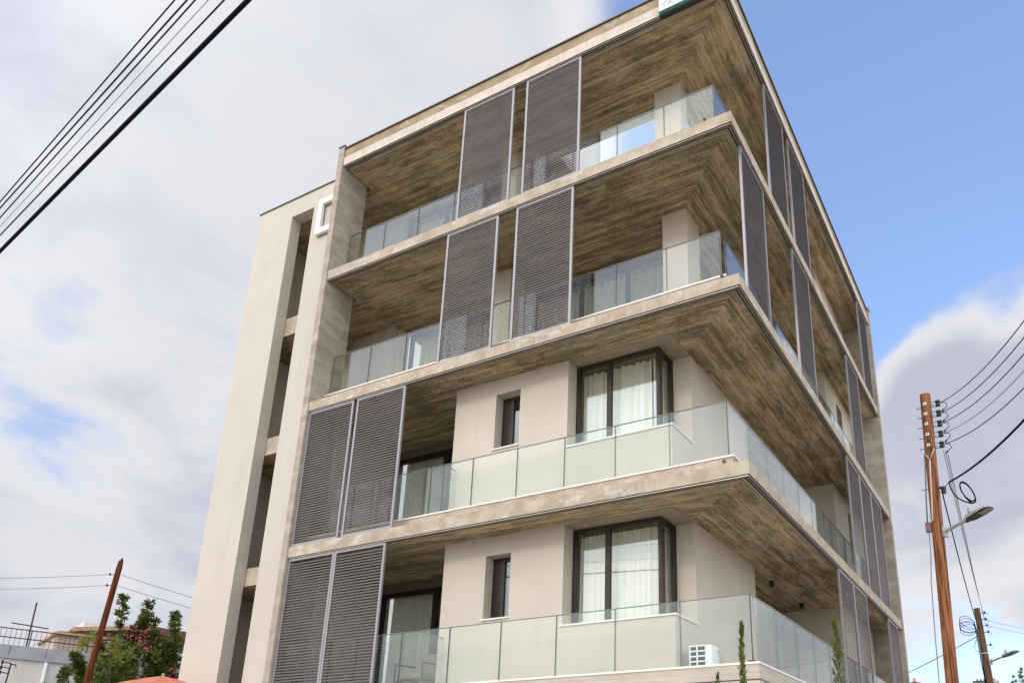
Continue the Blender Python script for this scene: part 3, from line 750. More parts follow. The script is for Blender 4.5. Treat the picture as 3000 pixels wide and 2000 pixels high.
# balcony chair behind the lowest glass
ch = empty('balcony_chair', (-7.3, 1.5, 3.314), 'dark framed lounge chair with beige cushions on the lowest balcony bay', 'chair')
cx, cy, cz = -7.3, 1.25, 3.314
mb = MB()
for dx in (-.34, .34):
    for dy in (-.32, .32): mb.tube([(cx + dx, cy + dy, cz), (cx + dx, cy + dy, cz + (.60 if dy < 0 else .85))], .018, 6)
    mb.tube([(cx + dx, cy - .32, cz + .60), (cx + dx, cy + .32, cz + .62)], .02, 6)
    mb.tube([(cx + dx, cy - .32, cz + .28), (cx + dx, cy + .32, cz + .28)], .016, 6)
mb.tube([(cx - .34, cy + .32, cz + .85), (cx + .34, cy + .32, cz + .85)], .018, 6); mb.tube([(cx - .34, cy - .32, cz + .28), (cx + .34, cy - .32, cz + .28)], .018, 6)
mb.build('frame', 'black_metal', ch)
mb = MB(); mb.box(cx - .31, cx + .31, cy - .30, cy + .28, cz + .30, cz + .43); mb.build('seat', 'cushion', ch, bevel=0.03)
mb = MB(); mb.obox((cx, cy + .26, cz + .64), (.31, 0, 0), (0, .06, .015), (0, -.05, .21)); mb.build('backrest', 'cushion', ch, bevel=0.03)

# ------------------------------------------------------------------ foliage
def leaf(mb, p, d_, ln, wd, rnd, mi=0):
    d_ = d_.normalized(); s_ = d_.cross(Vector((rnd.gauss(0, 1), rnd.gauss(0, 1), rnd.gauss(0, 1))))
    if s_.length < 1e-4: return
    s_ = s_.normalized() * wd * .5
    q = p + d_ * ln
    m_ = p + d_ * ln * .45
    mb.quad([p, m_ - s_, q, m_ + s_], mi)
def spray(mb, limb, rad, n, ln, wd, rnd, updraft=0.6, mis=(0,), rpow=1.0):
    """leaves around a polyline limb; rad = list of crown radius along it"""
    for _ in range(n):
        u = rnd.random() * (len(limb) - 1); i = int(u); f = u - i
        c = limb[i].lerp(limb[i + 1], f); r_ = rad[i] * (1 - f) + rad[i + 1] * f
        o = Vector((rnd.gauss(0, 1), rnd.gauss(0, 1), rnd.gauss(0, .8)))
        if o.length < 1e-3: continue
        o = o.normalized() * (r_ * rnd.random() ** rpow)
        ax = (limb[i + 1] - limb[i]).normalized()
        leaf(mb, c + o, o.normalized() * (1 - updraft) + ax * updraft + Vector((rnd.gauss(0, .35), rnd.gauss(0, .35), rnd.gauss(0, .35))), ln * rnd.uniform(.6, 1.3), wd * rnd.uniform(.7, 1.3), rnd, rnd.choice(mis))

def conifer(name, base, spires, label, cat, group=None, seed=1, body=1.0, n=5200, mats=('leaf_dark', 'leaf_mid', 'leaf_light')):
    """several stems fanning out of one trunk, each ending in a feathery spire"""
    rnd = random.Random(seed); base = Vector(base)
    e = empty(name, base, label, cat, group)
    tr = MB(); cr = MB()
    for (tip, w_, share) in spires:
        tip = Vector(tip); h = tip - base
        limb = []
        for k in range(7):
            t_ = k / 6
            p = base + Vector((h.x * t_ ** 1.4, h.y * t_ ** 1.4, h.z * t_)) + Vector((rnd.gauss(0, .05), rnd.gauss(0, .05), 0)) * (k > 0 and k < 6)
            limb.append(p)
        tr.tube(limb, [.10, .085, .07, .055, .04, .025, .01], 7)
        rad = [w_ * x for x in (.55, 1.0, 1.0, .74, .36, .15, .04)]
        m = int(n * share)
        # clumped: side branches carrying leaves
        for _ in range(int(m / 19)):
            u = .6 + 5.35 * rnd.random() ** 1.25; i = int(u); f = u - i
            c = limb[i].lerp(limb[i + 1], f); r_ = rad[i] * (1 - f) + rad[i + 1] * f
            an = rnd.uniform(0, 6.28); up = rnd.uniform(.25, .9)
            dr = Vector((math.cos(an), math.sin(an), up)).normalized()
            bl = r_ * rnd.uniform(.6, 1.5) + .05
            br = [c, c + dr * bl * .5 + Vector((0, 0, .02)), c + dr * bl + Vector((0, 0, .10 * bl))]
            tr.tube(br, [.014, .008, .003], 4, caps=False)
            bias = rnd.random()
            mis = (0, 0, 1) if bias < .45 else ((1, 1, 0) if bias < .8 else (2, 1, 2))
            spray(cr, br, [.15 * bl + .03, .20 * bl + .03, .02], 40 if u < 3.6 else 22, .115, .036, rnd, .7, mis)
    tr.build('trunk', 'bark', e, smooth=True); cr.build('crown', list(mats), e)
    return e
D2R = lambda a: R(a)
conifer('conifer_tree', (-17.05, 1.2, -0.15), [((-17.24, .97, 6.35), .62, .36), ((-16.92, 1.50, 6.30), .60, .34), ((-17.5, 0.8, 5.1), .85, .5), ((-16.6, 2.0, 5.3), .9, .5), ((-17.75, .35, 4.8), .8, .45), ((-17.05, 1.3, 5.55), .85, .45)],
        'dark conifer with two tall spires behind the leaning pole', 'tree', 'conifers beside the house', 3, n=17000)
conifer('conifer_tree', (-16.45, 2.45, -0.15), [((-16.88, 1.62, 6.02), .38, .14), ((-16.60, 2.02, 6.05), .62, .34), ((-16.30, 2.6, 5.4), .9, .5), ((-16.0, 2.9, 5.0), .9, .5), ((-16.85, 1.65, 5.5), .8, .45)],
        'dark conifer close to the stair tower, right of the flowering shrub', 'tree', 'conifers beside the house', 5, n=16000)
conifer('conifer_tree', (-15.45, -1.06, -0.15), [((-15.42, -.96, 4.12), .5, .6), ((-15.62, -1.30, 3.75), .36, .3), ((-15.2, -.65, 3.5), .36, .3)],
        'small young conifer at the lower left, in front of the white house', 'tree', 'conifers beside the house', 8, n=6000)

def shrub(base, top, rad, label, seed, n=3200, flowers=()):
    rnd = random.Random(seed); base = Vector(base); top = Vector(top)
    e = empty('flowering_shrub', base, label, 'shrub')
    tr = MB(); cr = MB(); fl = MB()
    for k in range(11):
        an = rnd.uniform(0, 6.28); rr = rad * rnd.uniform(.2, 1)
        tip = top + Vector((math.cos(an) * rr, math.sin(an) * rr, -rnd.uniform(0, 1.3)))
        mid = base.lerp(tip, .55) + Vector((rnd.gauss(0, .1), rnd.gauss(0, .1), .2))
        limb = [base, mid, tip]; tr.tube(limb, [.035, .02, .006], 5)
        for _ in range(12):
            c = mid.lerp(tip, rnd.uniform(-.2, 1)); c = c + Vector((rnd.gauss(0, .22), rnd.gauss(0, .22), rnd.gauss(0, .2)))
            b = rnd.random(); mis = (0, 1) if b < .4 else ((1, 1, 2) if b < .75 else (2,))
            spray(cr, [c - Vector((0, 0, .12)), c + Vector((0, 0, .12))], [.10, .08], int(n / 132), .12, .05, rnd, .3, mis)
    tr.build('stems', 'bark', e, smooth=True); cr.build('foliage', ['leaf_dark', 'leaf_mid', 'leaf_light'], e)
    for (c, r_) in flowers:
        c = Vector(c)
        for _ in range(int(17 * r_ / .13)):
            o = Vector((rnd.gauss(0, 1), rnd.gauss(0, 1), rnd.gauss(0, 1))).normalized() * r_ * rnd.random() ** .6
            leaf(fl, c + o * 1.15, o + Vector((0, 0, .05)), .05, .045, rnd)
    fl.build('blossom', 'flower_pink', e)
    return e
shrub((-16.2, .95, -.15), (-16.25, .9, 5.05), .75, 'flowering shrub with pink blossom clusters between the leaning pole and the tower', 21, 7500,
      [((-16.36, .62, 5.33), .13), ((-16.25, .80, 5.30), .16), ((-16.12, 1.05, 5.27), .13), ((-16.20, .90, 5.12), .13), ((-16.12, 1.04, 5.05), .10), ((-16.40, .55, 4.83), .15), ((-16.05, 1.12, 4.84), .13), ((-15.70, 1.75, 4.36), .12), ((-16.5, .2, 4.05), .08)])

def cypress(base, h, r_, label, seed, n, sparse=False):
    rnd = random.Random(seed); base = Vector(base)
    e = empty('young_cypress', base, label, 'tree')
    limb = [base + Vector((rnd.gauss(0, .008), rnd.gauss(0, .008), h * k / 8)) for k in range(9)]
    tr = MB(); tr.tube(limb, [.022, .020, .018, .016, .014, .011, .008, .005, .002], 6); tr.build('trunk', 'bark', e, smooth=True)
    cr = MB()
    for _ in range(n):
        t_ = rnd.random() ** .8 * .99; u = t_ * 8; i = min(7, int(u)); c = limb[i].lerp(limb[i + 1], u - i)
        rr = r_ * (min(1.0, (1.02 - t_) * 3.2) ** .8)
        an = rnd.uniform(0, 6.28)
        if sparse:
            dr = Vector((math.cos(an), math.sin(an), rnd.uniform(.6, 1.5))).normalized(); bl = rr * rnd.uniform(.5, 1.5)
            br = [c, c + dr * bl * .6, c + dr * bl + Vector((0, 0, .05))]
            cr.tube(br, [.004, .003, .001], 3, mi=1, caps=False)
            spray(cr, br, [.012, .022, .008], 15, .045, .009, rnd, .8, (0, 0, 1))
        else:
            dr = Vector((math.cos(an), math.sin(an), rnd.uniform(1.4, 2.8))).normalized()
            q = c + Vector((math.cos(an), math.sin(an), 0)) * rr * rnd.random() ** .7
            leaf(cr, q, dr + Vector((rnd.gauss(0, .15), rnd.gauss(0, .15), 0)), .060 * rnd.uniform(.6, 1.4), .012, rnd, rnd.choice((0, 0, 1)))
    cr.build('crown', ['leaf_cypress', 'leaf_mid'], e)
cypress((.30, -1.53, 0.0), 3.57, .036, 'slim young cypress in front of the balcony corner', 31, 2300)
cypress((1.36, -1.22, 0.0), 3.62, .125, 'feathery sparse young cypress in front of the side balcony', 33, 230, True)
cypress((.18, -2.11, 0.0), 2.84, .06, 'tip of a small sapling just showing at the bottom below the balcony', 35, 120, True)

# ------------------------------------------------------------------ wooden poles and street lamps
def pole(mb, a, b, r0, r1, n=14):
    a = Vector(a); b = Vector(b); pts = [a.lerp(b, k / 12) for k in range(13)]
    mb.tube(pts, [r0 + (r1 - r0) * k / 12 for k in range(13)], n)
A1, B1 = Vector((1.78, 5.92, -0.15)), Vector((2.08, 5.95, 9.76))
def on_pole(z): return A1.lerp(B1, (z - A1.z) / (B1.z - A1.z))
p1 = empty('utility_pole', A1, 'orange brown wooden utility pole with five insulators right of the apartment block', 'utility pole')
mb = MB(); pole(mb, A1, B1, .132, .110); mb.build('pole_shaft', 'pole_orange', p1, smooth=False, origin=A1)
vd = Vector((-1.5, -17, 0)).normalized(); rt = Vector((17, -1.5, 0)).normalized()     # towards the street corner, and to the right of it
INS = [9.50, 9.265, 9.03, 8.79, 8.545]
for z in INS:
    c = on_pole(z)
    mb = MB(); mb.obox(c + vd * .122, rt * .032, vd * .012, Vector((0, 0, .032))); mb.tube([c + vd * .12, c + vd * .16], .012, 6, mi=1)
    mb.build('bolt_plate', ['porcelain', 'black_metal'], p1)
    mb = MB(); mb.tube([c - rt * .20 + Vector((0, 0, -.02)), c + rt * .16 + Vector((0, 0, -.02))], .008, 6); mb.build('tie_rod', 'black_metal', p1)
    mb = MB(); q = c + rt * .24
    mb.tube([q + Vector((0, 0, -.06)), q + Vector((0, 0, -.03)), q, q + Vector((0, 0, .03)), q + Vector((0, 0, .06))], [.05, .055, .035, .055, .05], 10)
    mb.tube([c + rt * .11 + Vector((0, 0, .05)), q + Vector((0, 0, .065))], .008, 5); mb.tube([c + rt * .11 + Vector((0, 0, -.06)), q + Vector((0, 0, -.065))], .008, 5)
    lo = [q + rt * .05, q + rt * .16 + Vector((0, 0, -.02)), q + rt * .18 + Vector((0, 0, -.11)), q + rt * .10 + Vector((0, 0, -.17)), q + rt * .06 + Vector((0, 0, -.21))]
    mb.tube(lo, .009, 6); mb.tube([lo[3], lo[4]], .018, 6)
    mb.build('insulator', 'black_metal', p1)
def conduit_pts(off, zs): return [on_pole(z) + off(z) for z in zs]
mb = MB()
sl = lambda z: vd * .08 - rt * .112
mb.tube([on_pole(8.40) - rt * .11 + vd * .04, on_pole(8.30) - rt * .05 + vd * .115, on_pole(8.20) + vd * .13], .012, 6)
mb.tube([on_pole(8.46) + rt * .10 + vd * .06, on_pole(8.33) + rt * .05 + vd * .12, on_pole(8.20) + vd * .13], .012, 6)
mb.tube([on_pole(8.20) + vd * .13, on_pole(7.9) + vd * .135 - rt * .015, on_pole(7.4) + vd * .135 - rt * .03, on_pole(6.9) + vd * .14 - rt * .05, on_pole(6.82) + vd * .13 - rt * .12], .017, 8)
mb.build('conduit', 'conduit', p1, smooth=True)
mb = MB(); c = on_pole(6.76) - rt * .15 + vd * .10; mb.obox(c, rt * .055, vd * .04, Vector((0, 0, .10))); mb.build('junction_box', 'rust_box', p1)
mb = MB(); mb.tube([on_pole(8.42) - rt * .115, on_pole(8.2) - rt * .125, on_pole(7.4) - rt * .17, on_pole(6.86) - rt * .19], .016, 6)
mb.tube([on_pole(6.66) - rt * .15 + vd * .1, on_pole(6.2) - rt * .16 + vd * .08, on_pole(5.6) - rt * .21 + vd * .05, on_pole(4.6) - rt * .23 + vd * .02, on_pole(3.2) - rt * .24, on_pole(1.5) - rt * .24], .010, 6)
mb.build('service_cable', 'cable_grey', p1, smooth=True)
mb = MB(); c = on_pole(7.58) + rt * .20; mb.tube([on_pole(7.62) + rt * .08, c, c + Vector((0, 0, -.12))], [.02, .05, .03], 8); mb.tube([on_pole(7.62) - rt * .24, on_pole(7.62) + rt * .2], .008, 6)
mb.build('cable_clamp', 'black_metal', p1)

def street_lamp(root, tip, ad, label, s=1.0):
    """bracket arm with a flat LED head and a dusk sensor on top; ad = arm direction (rising)"""
    root = Vector(root); tip = Vector(tip)
    e = empty('street_lamp', root, label, 'street lamp', 'street lamps on the poles')
    d_ = (tip - root).normalized(); ln = (tip - root).length
    side = d_.cross(Vector((0, 0, 1))).normalized(); up = side.cross(d_).normalized()
    a1 = root + d_ * ln * .44
    mb = MB(); mb.tube([root, a1, root + d_ * ln * .50], [.03 * s, .028 * s, .032 * s], 10); mb.obox(root, side * .05 * s, d_ * .02 * s, up * .09 * s); mb.build('bracket_arm', 'lamp_metal', e, smooth=False)
    h = ln * .54; c0 = root + d_ * ln * .46
    def ring(t_, w_, lo, hi): return [c0 + d_ * (h * t_) + side * w_ * s + up * lo * s, c0 + d_ * (h * t_) + side * w_ * s + up * hi * .5 * s, c0 + d_ * (h * t_) + side * w_ * .6 * s + up * hi * s, c0 + d_ * (h * t_) - side * w_ * .6 * s + up * hi * s, c0 + d_ * (h * t_) - side * w_ * s + up * hi * .5 * s, c0 + d_ * (h * t_) - side * w_ * s + up * lo * s]
    rs = [ring(0, .035, -.035, .035), ring(.10, .05, -.03, .04), ring(.22, .11, -.025, .06), ring(.6, .125, -.02, .045), ring(.92, .11, -.012, .035), ring(1.0, .06, -.008, .02)]
    mb = MB()
    for r0, r1 in zip(rs[:-1], rs[1:]):
        for k in range(5): mb.quad([r0[k], r1[k], r1[k + 1], r0[k + 1]], 0)
        mb.quad([r0[5], r1[5], r1[0], r0[0]], 1)
    mb.quad(rs[0]); mb.quad(list(reversed(rs[-1])))
    hd = mb.build('lamp_head', ['lamp_metal', 'lamp_under'], e)
    mb = MB(); mb.obox(c0 + d_ * h * .78 - up * .030 * s, side * .07 * s, d_ * .10 * s, up * .004); mb.build('led_panel', 'lamp_led', hd)
    mb = MB(); b_ = c0 + d_ * h * .26 + up * .07 * s; mb.tube([b_, b_ + up * .08 * s, b_ + up * .10 * s], [.035 * s, .035 * s, .022 * s], 10); mb.build('dusk_sensor', 'lamp_metal', hd)
    return e
c = on_pole(6.64)
street_lamp(c + rt * .13 + vd * .02, (3.046, 5.257, 6.820), None, 'grey street lamp on the near orange wooden pole', 1.22)

A2, B2 = Vector((1.75, 22.96, -.15)), Vector((1.43, 22.95, 8.60))
p2 = empty('utility_pole', A2, 'darker wooden utility pole farther along the street with tangled cables', 'utility pole')
mb = MB(); pole(mb, A2, B2, .15, .115); mb.build('pole_shaft', 'pole_brown', p2, origin=A2)
rnd = random.Random(4)
mb = MB()
def p2at(z): return A2.lerp(B2, (z - A2.z) / (B2.z - A2.z))
for z in (8.4, 8.15, 7.9, 7.65, 7.15):
    q = p2at(z); mb.tube([q, q + rt * .22, q + rt * .26 + Vector((0, 0, .06))], .014, 5); mb.tube([q + rt * .26 + Vector((0, 0, -.04)), q + rt * .26 + Vector((0, 0, .05))], .035, 6)
    mb.tube([q + rt * .26, q + rt * .38 + Vector((0, 0, -.05)), q + rt * .30 + Vector((0, 0, -.14))], .009, 5)
mb.build('insulator_brackets', 'black_metal', p2)
mb = MB()
for k in range(5):
    z = 7.9 + .1 * k; q = p2at(7.6) - rt * .12
    pts = [q]; ph = rnd.uniform(0, 1)
    for j in range(1, 10):
        an = j / 9 * 6.28; pts.append(q + Vector((-.30 * (1 - math.cos(an)) - .1 * ph, 0, .22 * math.sin(an) + .22 + .1 * k * (j / 9) * (1 - j / 9) * 4 - .12 * ph)))
    mb.tube(pts, .012, 5)
mb.tube([p2at(7.55) - rt * .13, p2at(7.2) - rt * .30, p2at(6.95) - rt * .33, p2at(6.9) - rt * .10], .010, 5)
for k in range(3): mb.tube([p2at(7.7) - rt * (.11 + .03 * k) - vd * -.02, p2at(6.6) - rt * (.13 + .03 * k), p2at(5.0) - rt * .14], .013, 5)
mb.build('cable_tangle', 'cable_black', p2, smooth=True)
mb = MB(); mb.tube([p2at(6.85), p2at(6.82)], .145, 12); mb.build('pole_band', 'porcelain', p2)
street_lamp((1.66, 22.85, 6.50), (2.662, 21.203, 6.581), None, 'small grey street lamp on the far dark wooden pole', 1.25)

A3, B3 = Vector((-15.80, -.56, -.15)), Vector((-15.615, -.205, 6.62))
p3 = empty('utility_pole', A3, 'dark red leaning wooden pole with a pointed top left of the tower', 'utility pole')
mb = MB(); pts = [A3.lerp(B3, k / 10) for k in range(11)] + [Vector((-15.61, -.20, 6.76)), Vector((-15.60, -.18, 6.84))]
mb.tube(pts, [.080 - .016 * k / 10 for k in range(11)] + [.050, .010], 12); mb.build('pole_shaft', 'pole_red', p3, origin=A3)
mb = MB()
for z in (6.42, 6.15):
    q = A3.lerp(B3, (z - A3.z) / (B3.z - A3.z)); t_ = Vector((-.8, -.6, 0)).normalized()
    mb.tube([q, q + t_ * .16], .008, 5); mb.tube([q + t_ * .16 + Vector((0, 0, -.02)), q + t_ * .16 + Vector((0, 0, .03))], .022, 6)
mb.build('wire_hooks', 'black_metal', p3)

# ------------------------------------------------------------------ cables
def cable(name, a, b, sag, r_, mat, label, group, n=28):
    a = Vector(a); b = Vector(b); pts = []
    for k in range(n + 1):
        t_ = k / n; p = a.lerp(b, t_); p.z -= 4 * sag * t_ * (1 - t_); pts.append(p)
    mb = MB(); mb.tube(pts, r_, 8)
    return tag(mb.build(name, mat, None, smooth=True), label, 'cable', group)
def yl(x): return -8.3263 - .15631 * x
names = ['uppermost', 'second', 'third', 'fourth', 'fifth']
for i, (za, zb, r_) in enumerate(((9.0, 9.0, .0075), (8.742, 8.846, .0085), (8.578, 8.610, .0075), (8.338, 8.402, .0035), (8.079, 8.208, .0075))):
    m_ = (za - zb) / 5.0
    xa, xb = 7.2, -34.0
    cable('power_line', (xa, yl(xa), za + m_ * (xa + 3.0)), (xb, yl(xb), zb + m_ * (xb + 8.0)), 0.0, r_, 'cable_black' if r_ > .006 else 'cable_grey',
          ('thin hair-like grey wire, fourth from the top of the lines crossing the upper left sky' if i == 3 else names[i] + ' from the top of the black wires crossing the upper left sky'), 'lines crossing the upper left sky')
cable('power_line', (7.2, yl(7.2), 7.4), (-34, yl(-34), 8.45), -.08, .021, 'cable_black', 'thick black cable, lowest of the lines crossing the upper left sky', 'lines crossing the upper left sky')
for i, z in enumerate(INS):
    q = on_pole(z) + rt * .29
    lab = ['topmost black wire running from the orange pole to the right frame edge', 'second black wire from the top of the orange pole to the right', 'third wire from the top of the orange pole to the right', 'pale grey fourth wire from the orange pole to the right', 'lowest thin wire from the orange pole insulators to the right'][i]
    cable('power_line', q, (7.2, -8.6, z - .45), 1.28, .0085 if i != 3 else .007, 'cable_black' if i != 3 else 'cable_grey', lab, 'wires from the near pole to the right')
q = Vector((2.321, 5.95, 7.70))
cable('power_line', q, (7.2, -8.9, 7.5), .95, .019, 'cable_black', 'thick black cable sagging from the orange pole toward the right frame edge', 'wires from the near pole to the right')
cable('power_line', q + Vector((0, 0, .002)), on_pole(7.50) + rt * .13, .0, .012, 'cable_grey', 'short grey tail tying the thick cable back to the orange pole', 'wires from the near pole to the right', 4)
# slack loop hanging from the thick cable
mb = MB(); pts = [q + rt * a_ + Vector((0, 0, b_)) for a_, b_ in ((0, 0), (.01, -.12), (.05, -.25), (.12, -.37), (.22, -.46), (.33, -.52), (.40, -.54))]
c = q + rt * .325 + Vector((0, 0, -.295))
for k in range(30):
    an = -1.1 + k / 29 * 6.28 * 2.0
    pts.append(c + rt * (.095 * math.cos(an) - .085 * math.sin(an)) + Vector((0, 0, .25 * math.sin(an))) * (1.0 if k < 15 else .88) + vd * (.002 * k))
mb.tube(pts, .014, 6); tag(mb.build('cable_coil', 'cable_black', None, smooth=True), 'loose coil of black cable hanging beside the orange pole', 'cable')
for i, (z, off, r_, m_) in enumerate(((8.42, .26, .007, 'cable_grey'), (8.38, .30, .007, 'cable_grey'), (8.30, .34, .008, 'cable_grey'), (7.55, .15, .013, 'cable_black'))):
    a_ = on_pole(z) + rt * off; b_ = p2at(8.3 - .17 * i if i < 3 else 7.75) + rt * (.22 if i < 3 else -.05)
    cable('power_line', a_, b_, .35 if i < 3 else .30, r_, m_, ['leftmost thin wire dropping from the orange pole to the far pole', 'middle thin wire dropping from the orange pole to the far pole', 'rightmost thin wire dropping from the orange pole to the far pole', 'thick black cable between the orange pole and the far dark pole'][i], 'cables between the two right poles')
cable('power_line', p2at(7.55) - rt * .1, (-3.2, 18.0, 4.6), .1, .014, 'cable_black', 'dark cable slanting from the far pole down behind the orange pole to the left', 'cables at the far pole')
for z, zz in ((8.1, 8.2), (7.9, 7.9)):
    cable('power_line', p2at(z) + rt * .26, (9, 29, zz), .45, .008, 'cable_grey', 'upper faint grey wire from the far pole toward the right edge' if z > 8 else 'lower faint grey wire from the far pole toward the right edge', 'cables at the far pole')
for k, z in enumerate((6.42, 6.15)):
    q3 = A3.lerp(B3, (z - A3.z) / (B3.z - A3.z)); t_ = Vector((-.8, -.6, 0)).normalized()
    cable('power_line', q3 + t_ * .17, (-25.5, -6.2, z + .22), .28, .0065, 'cable_grey', ['upper', 'lower'][k] + ' thin wire from the leaning red pole to the left edge', 'thin wires at the leaning pole')
    cable('power_line', q3 - t_ * .09, (-16.3, 13.0, z + .25), .30, .0065, 'cable_grey', ['upper', 'lower'][k] + ' thin wire from the leaning red pole down behind the tower', 'thin wires at the leaning pole')

# ------------------------------------------------------------------ houses on the left
ux = Vector((.30, .954, 0)).normalized(); un = Vector((ux.y, -ux.x, 0))      # along the white house's front, and out of it
H0 = Vector((-19.95, -.30, 0))
def hp(a, o, z): return H0 + ux * a + un * o + Vector((0, 0, z))
def hbox(mb, a0, a1, o0, o1, z0, z1, mi=0):
    c = hp((a0 + a1) / 2, (o0 + o1) / 2, (z0 + z1) / 2)
    mb.obox(c, ux * (a1 - a0) / 2, un * (o1 - o0) / 2, Vector((0, 0, (z1 - z0) / 2)), mi)
wh = empty('white_house', hp(2, -4, -.15), 'flat roofed white house with a grey block parapet and roof railing at lower left', 'house')
mb = MB(); hbox(mb, -7, 9, -9, 0, -.15, 4.83); mb.build('wall', 'white_render', wh)
mb = MB()
for k in range(20):
    a0 = -7 + k * .8; hbox(mb, a0 + .006, a0 + .794, -.25, .045, 4.832, 5.10)
hbox(mb, -7, 9, -9, -.26, 4.832, 4.90); mb.build('parapet', 'grey_coping', wh)
mb = MB(); hbox(mb, -7, 9, .002, .075, 4.76, 4.83); mb.build('coping_ledge', 'grey_coping', wh)
mb = MB(); mb.tube([hp(1.05, .06, 0), hp(1.05, .06, 4.74)], .045, 8); mb.build('downpipe', 'white_paint', wh)
mb = MB()
for z in (5.54, 5.31): mb.tube([hp(-6, -.1, z), hp(6, -.1, z)], .016, 6)
for k in range(110):
    a0 = -6 + k * .11; mb.tube([hp(a0, -.1, 5.10), hp(a0, -.1, 5.54)], .0055 if k % 12 else .014, 4, caps=False)
mb.build('roof_railing', 'rail_iron', wh)
pb = empty('rooftop_hut', hp(1.2, -2.5, 5.1), 'cream and stone rooftop hut with a brown roof edge behind the railing', 'hut')
mb = MB(); hbox(mb, 1.25, 2.35, -2.6, -.55, 4.902, 5.58); mb.build('wall', ['cream_stone'], pb)
mb = MB(); hbox(mb, 2.351, 4.0, -2.4, -.50, 4.902, 5.55); mb.build('stone_wall', ['block_stone'], pb)
mb = MB(); hbox(mb, 1.15, 2.40, -2.8, -.45, 5.582, 5.66); mb.build('roof_edge', 'pale_timber', pb)
an = tag(MB().tube([hp(.60, -.45, 4.9), hp(.60, -.45, 6.36)], .022, 8).tube([hp(.16, -.45, 5.74), hp(1.00, -.45, 5.70)], .018, 6).build('roof_post', 'rail_iron'), 'dark rusty post with a crossbar standing on the white house roof', 'post')
cp = empty('roof_canopy', hp(4.5, -2.2, 5.0), 'brown edged timber canopy over the roof terrace behind the conifers', 'canopy')
mb = MB()
# sloping roof sheet in two slopes with fascia
def cq(a, o, z): return hp(a, o, z)
ridge = [(3.0, -1.0, 6.42), (3.0, -3.4, 6.30)]
mb.obox(cq(2.55, -2.0, 6.00), ux * .95 + Vector((0, 0, .15)), un * 1.3, Vector((0, 0, .03)))
mb.obox(cq(6.6, -2.0, 6.03), ux * 3.1 + Vector((0, 0, -.10)), un * 1.3, Vector((0, 0, .03)))
mb.build('roof_sheet', 'pale_timber', cp)
mb = MB(); mb.obox(cq(6.6, -.68, 5.97), ux * 3.1 + Vector((0, 0, -.10)), un * .025, Vector((0, 0, .11))); mb.build('fascia', 'fascia', cp)
mb = MB(); mb.obox(cq(2.55, -.68, 5.96), ux * .95 + Vector((0, 0, .15)), un * .025, Vector((0, 0, .05))); mb.build('verge_board', 'pale_timber', cp)
mb = MB()
for k in range(14): hbox(mb, 1.9 + k * .56, 1.98 + k * .56, -3.2, -.75, 5.74, 5.84)
hbox(mb, 1.3, 9.2, -.85, -.75, 5.62, 5.735); hbox(mb, 1.3, 9.2, -3.3, -3.21, 5.62, 5.735)
mb.build('beams', 'timber', cp)
mb = MB()
for a0 in (3.9, 6.2, 8.6): hbox(mb, a0, a0 + .09, -.86, -.76, 4.9, 5.618)
mb.build('posts', 'black_metal', cp)
tag(MB().obox(hp(2.7, -3.6, 6.27), ux * .42, un * .5, Vector((0, 0, .22))).build('water_tank', 'white_render', bevel=.03), 'white boxy tank on the canopy roof left of the leaning pole', 'tank')

# service pole at the lower left edge
sp = empty('service_post', (-14.55, -2.5, -.15), 'short dark post with insulators at the lower left corner', 'post')
mb = MB(); mb.tube([(-14.60, -2.62, -.15), (-14.54, -2.50, 3.92)], .013, 8); mb.build('post', 'cable_black', sp)
mb = MB()
for dz in (3.72, 3.82, 3.92):
    mb.tube([(-14.54, -2.50, dz), (-14.62, -2.62, dz + .02)], .010, 5); mb.tube([(-14.62, -2.62, dz - .03), (-14.62, -2.62, dz + .05)], .018, 7)
mb.tube([(-14.54, -2.5, 3.9), (-14.50, -2.43, 3.90), (-14.495, -2.42, 3.85)], .010, 6)
mb.build('insulators', 'cable_black', sp)

def hip_roof(mb, c, ex, ey, h, mi=0, hang=.0):
    c = Vector(c); ap = c + Vector((0, 0, h)); q = [c + Vector((sx * ex, sy * ey, 0)) for sx, sy in ((-1, -1), (1, -1), (1, 1), (-1, 1))]
    for k in range(4): mb.quad([q[k], q[(k + 1) % 4], ap], mi)
    mb.quad(list(reversed(q)), mi)
# parasols that only show their tops
def parasol(c, r_, h, mat, label, n=8, tilt=0.0):
    c = Vector(c); e = empty('parasol', (c.x, c.y, -.14), label, 'parasol')
    mb = MB(); rr = []
    for j in range(5):
        t_ = j / 4; ring_ = []
        for k in range(n * 4):
            an = 6.2832 * k / (n * 4); sagk = .06 * math.cos(an * n) * t_
            ring_.append(c + Vector((math.cos(an) * r_ * t_, math.sin(an) * r_ * t_, -h * (t_ ** 1.15) + sagk * h)))
        rr.append(ring_)
    for j in range(4):
        for k in range(n * 4):
            k2 = (k + 1) % (n * 4)
            mb.quad([rr[j][k], rr[j + 1][k], rr[j + 1][k2], rr[j][k2]])
    for k in range(n * 4):
        k2 = (k + 1) % (n * 4); mb.quad([rr[4][k], rr[4][k] - Vector((0, 0, .12)), rr[4][k2] - Vector((0, 0, .12)), rr[4][k2]])
    mb.build('canopy', mat, e, smooth=False)
    mb = MB(); mb.tube([(c.x, c.y, -.14), (c.x, c.y, c.z + .05)], .03, 8); mb.build('pole', 'lamp_metal', e)
parasol((-13.24, -.15, 3.90), 1.35, .42, 'orange_canvas', 'faded orange canvas parasol top at the foot of the tower')
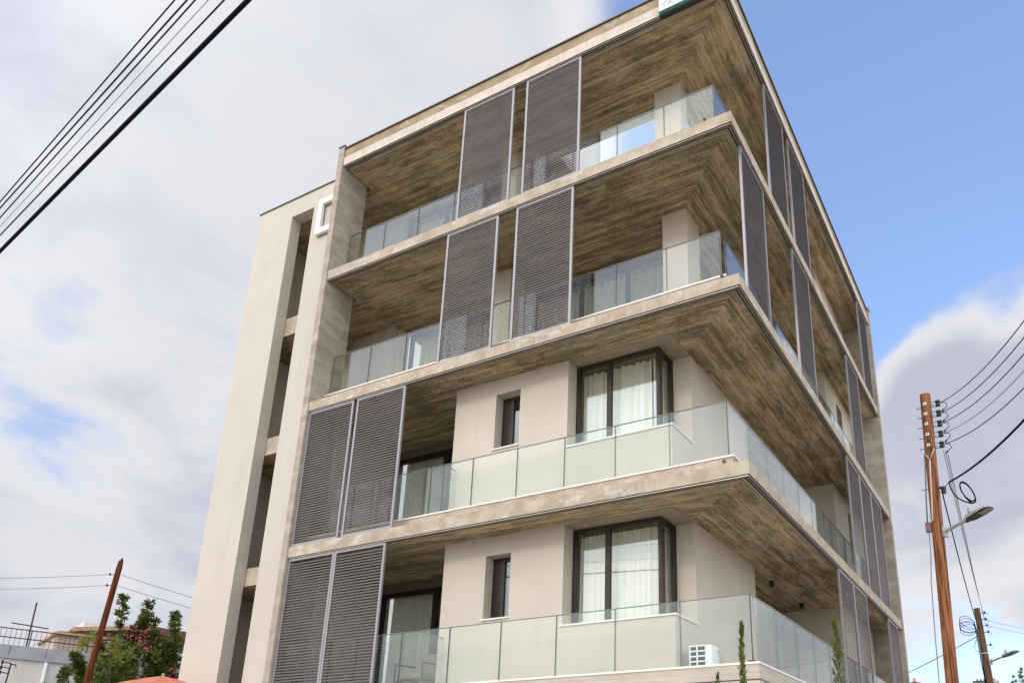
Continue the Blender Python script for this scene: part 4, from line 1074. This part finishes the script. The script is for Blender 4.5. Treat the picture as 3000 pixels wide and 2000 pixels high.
parasol((1.36, 4.86, 3.56), .42, .16, 'red_canvas', 'bright red parasol top at the foot of the right facade')

# house far down the street
fh = empty('far_house', (-2.2, 46.5, -.15), 'distant cream house with an orange tiled hip roof behind the orange pole', 'house')
mb = MB(); mb.box(-3.3, 1.4, 44.6, 49, -.15, 7.70); mb.build('wall', 'cream_stone', fh)
mb = MB(); hip_roof(mb, (-1.0, 46.8, 7.72), 2.85, 2.8, 1.02); mb.build('roof', 'terracotta', fh)
mb = MB(); mb.box(-1.7, -.4, 44.57, 44.598, 6.3, 7.5); mb.build('window', 'dark_frame', fh)
pg = empty('far_pergola', (.5, 39, -.15), 'distant dark pergola between the two right poles', 'pergola')
mb = MB()
for x in (-.1, .35, .72):
    mb.box(x, x + .06, 38.0, 38.06, 4, 7.62)
for k in range(7): mb.obox((.35, 38.3, 7.72 + .0 * k), (.62, 0, -.03), (0, .03, 0), (0, 0, .05)) if k == 0 else mb.box(-.2 + .17 * k, -.14 + .17 * k, 37.9, 39.0, 7.78, 7.84)
mb.build('frame', 'black_metal', pg)
tag(MB().box(.90, 1.12, 36.5, 36.7, 2, 7.45).box(.86, 1.16, 36.46, 36.74, 7.45, 7.55).build('gate_pillar', 'cream_stone'), 'cream stone pillar just left of the far dark pole', 'pillar')
conifer('distant_tree', (2.55, 29.2, -.15), [((2.45, 29.0, 7.05), .55, .7), ((2.9, 29.1, 7.0), .5, .5)], 'green tree top at the right edge beyond the far pole', 'tree', 'distant trees on the right', 41, n=6000, mats=('leaf_mid', 'leaf_light', 'leaf_light'))
conifer('distant_tree', (2.1, 30.2, -.15), [((2.06, 30.0, 6.86), .22, .5), ((2.22, 30.0, 6.74), .2, .3)], 'small dark spiky tree top right of the far pole', 'tree', 'distant trees on the right', 43, n=3500)
conifer('distant_tree', (1.05, 33.0, -.15), [((1.02, 33.0, 6.62), .3, .6), ((1.2, 33.0, 6.55), .25, .4)], 'dark shrub top just left of the far pole', 'tree', 'distant trees on the right', 45, n=3500)
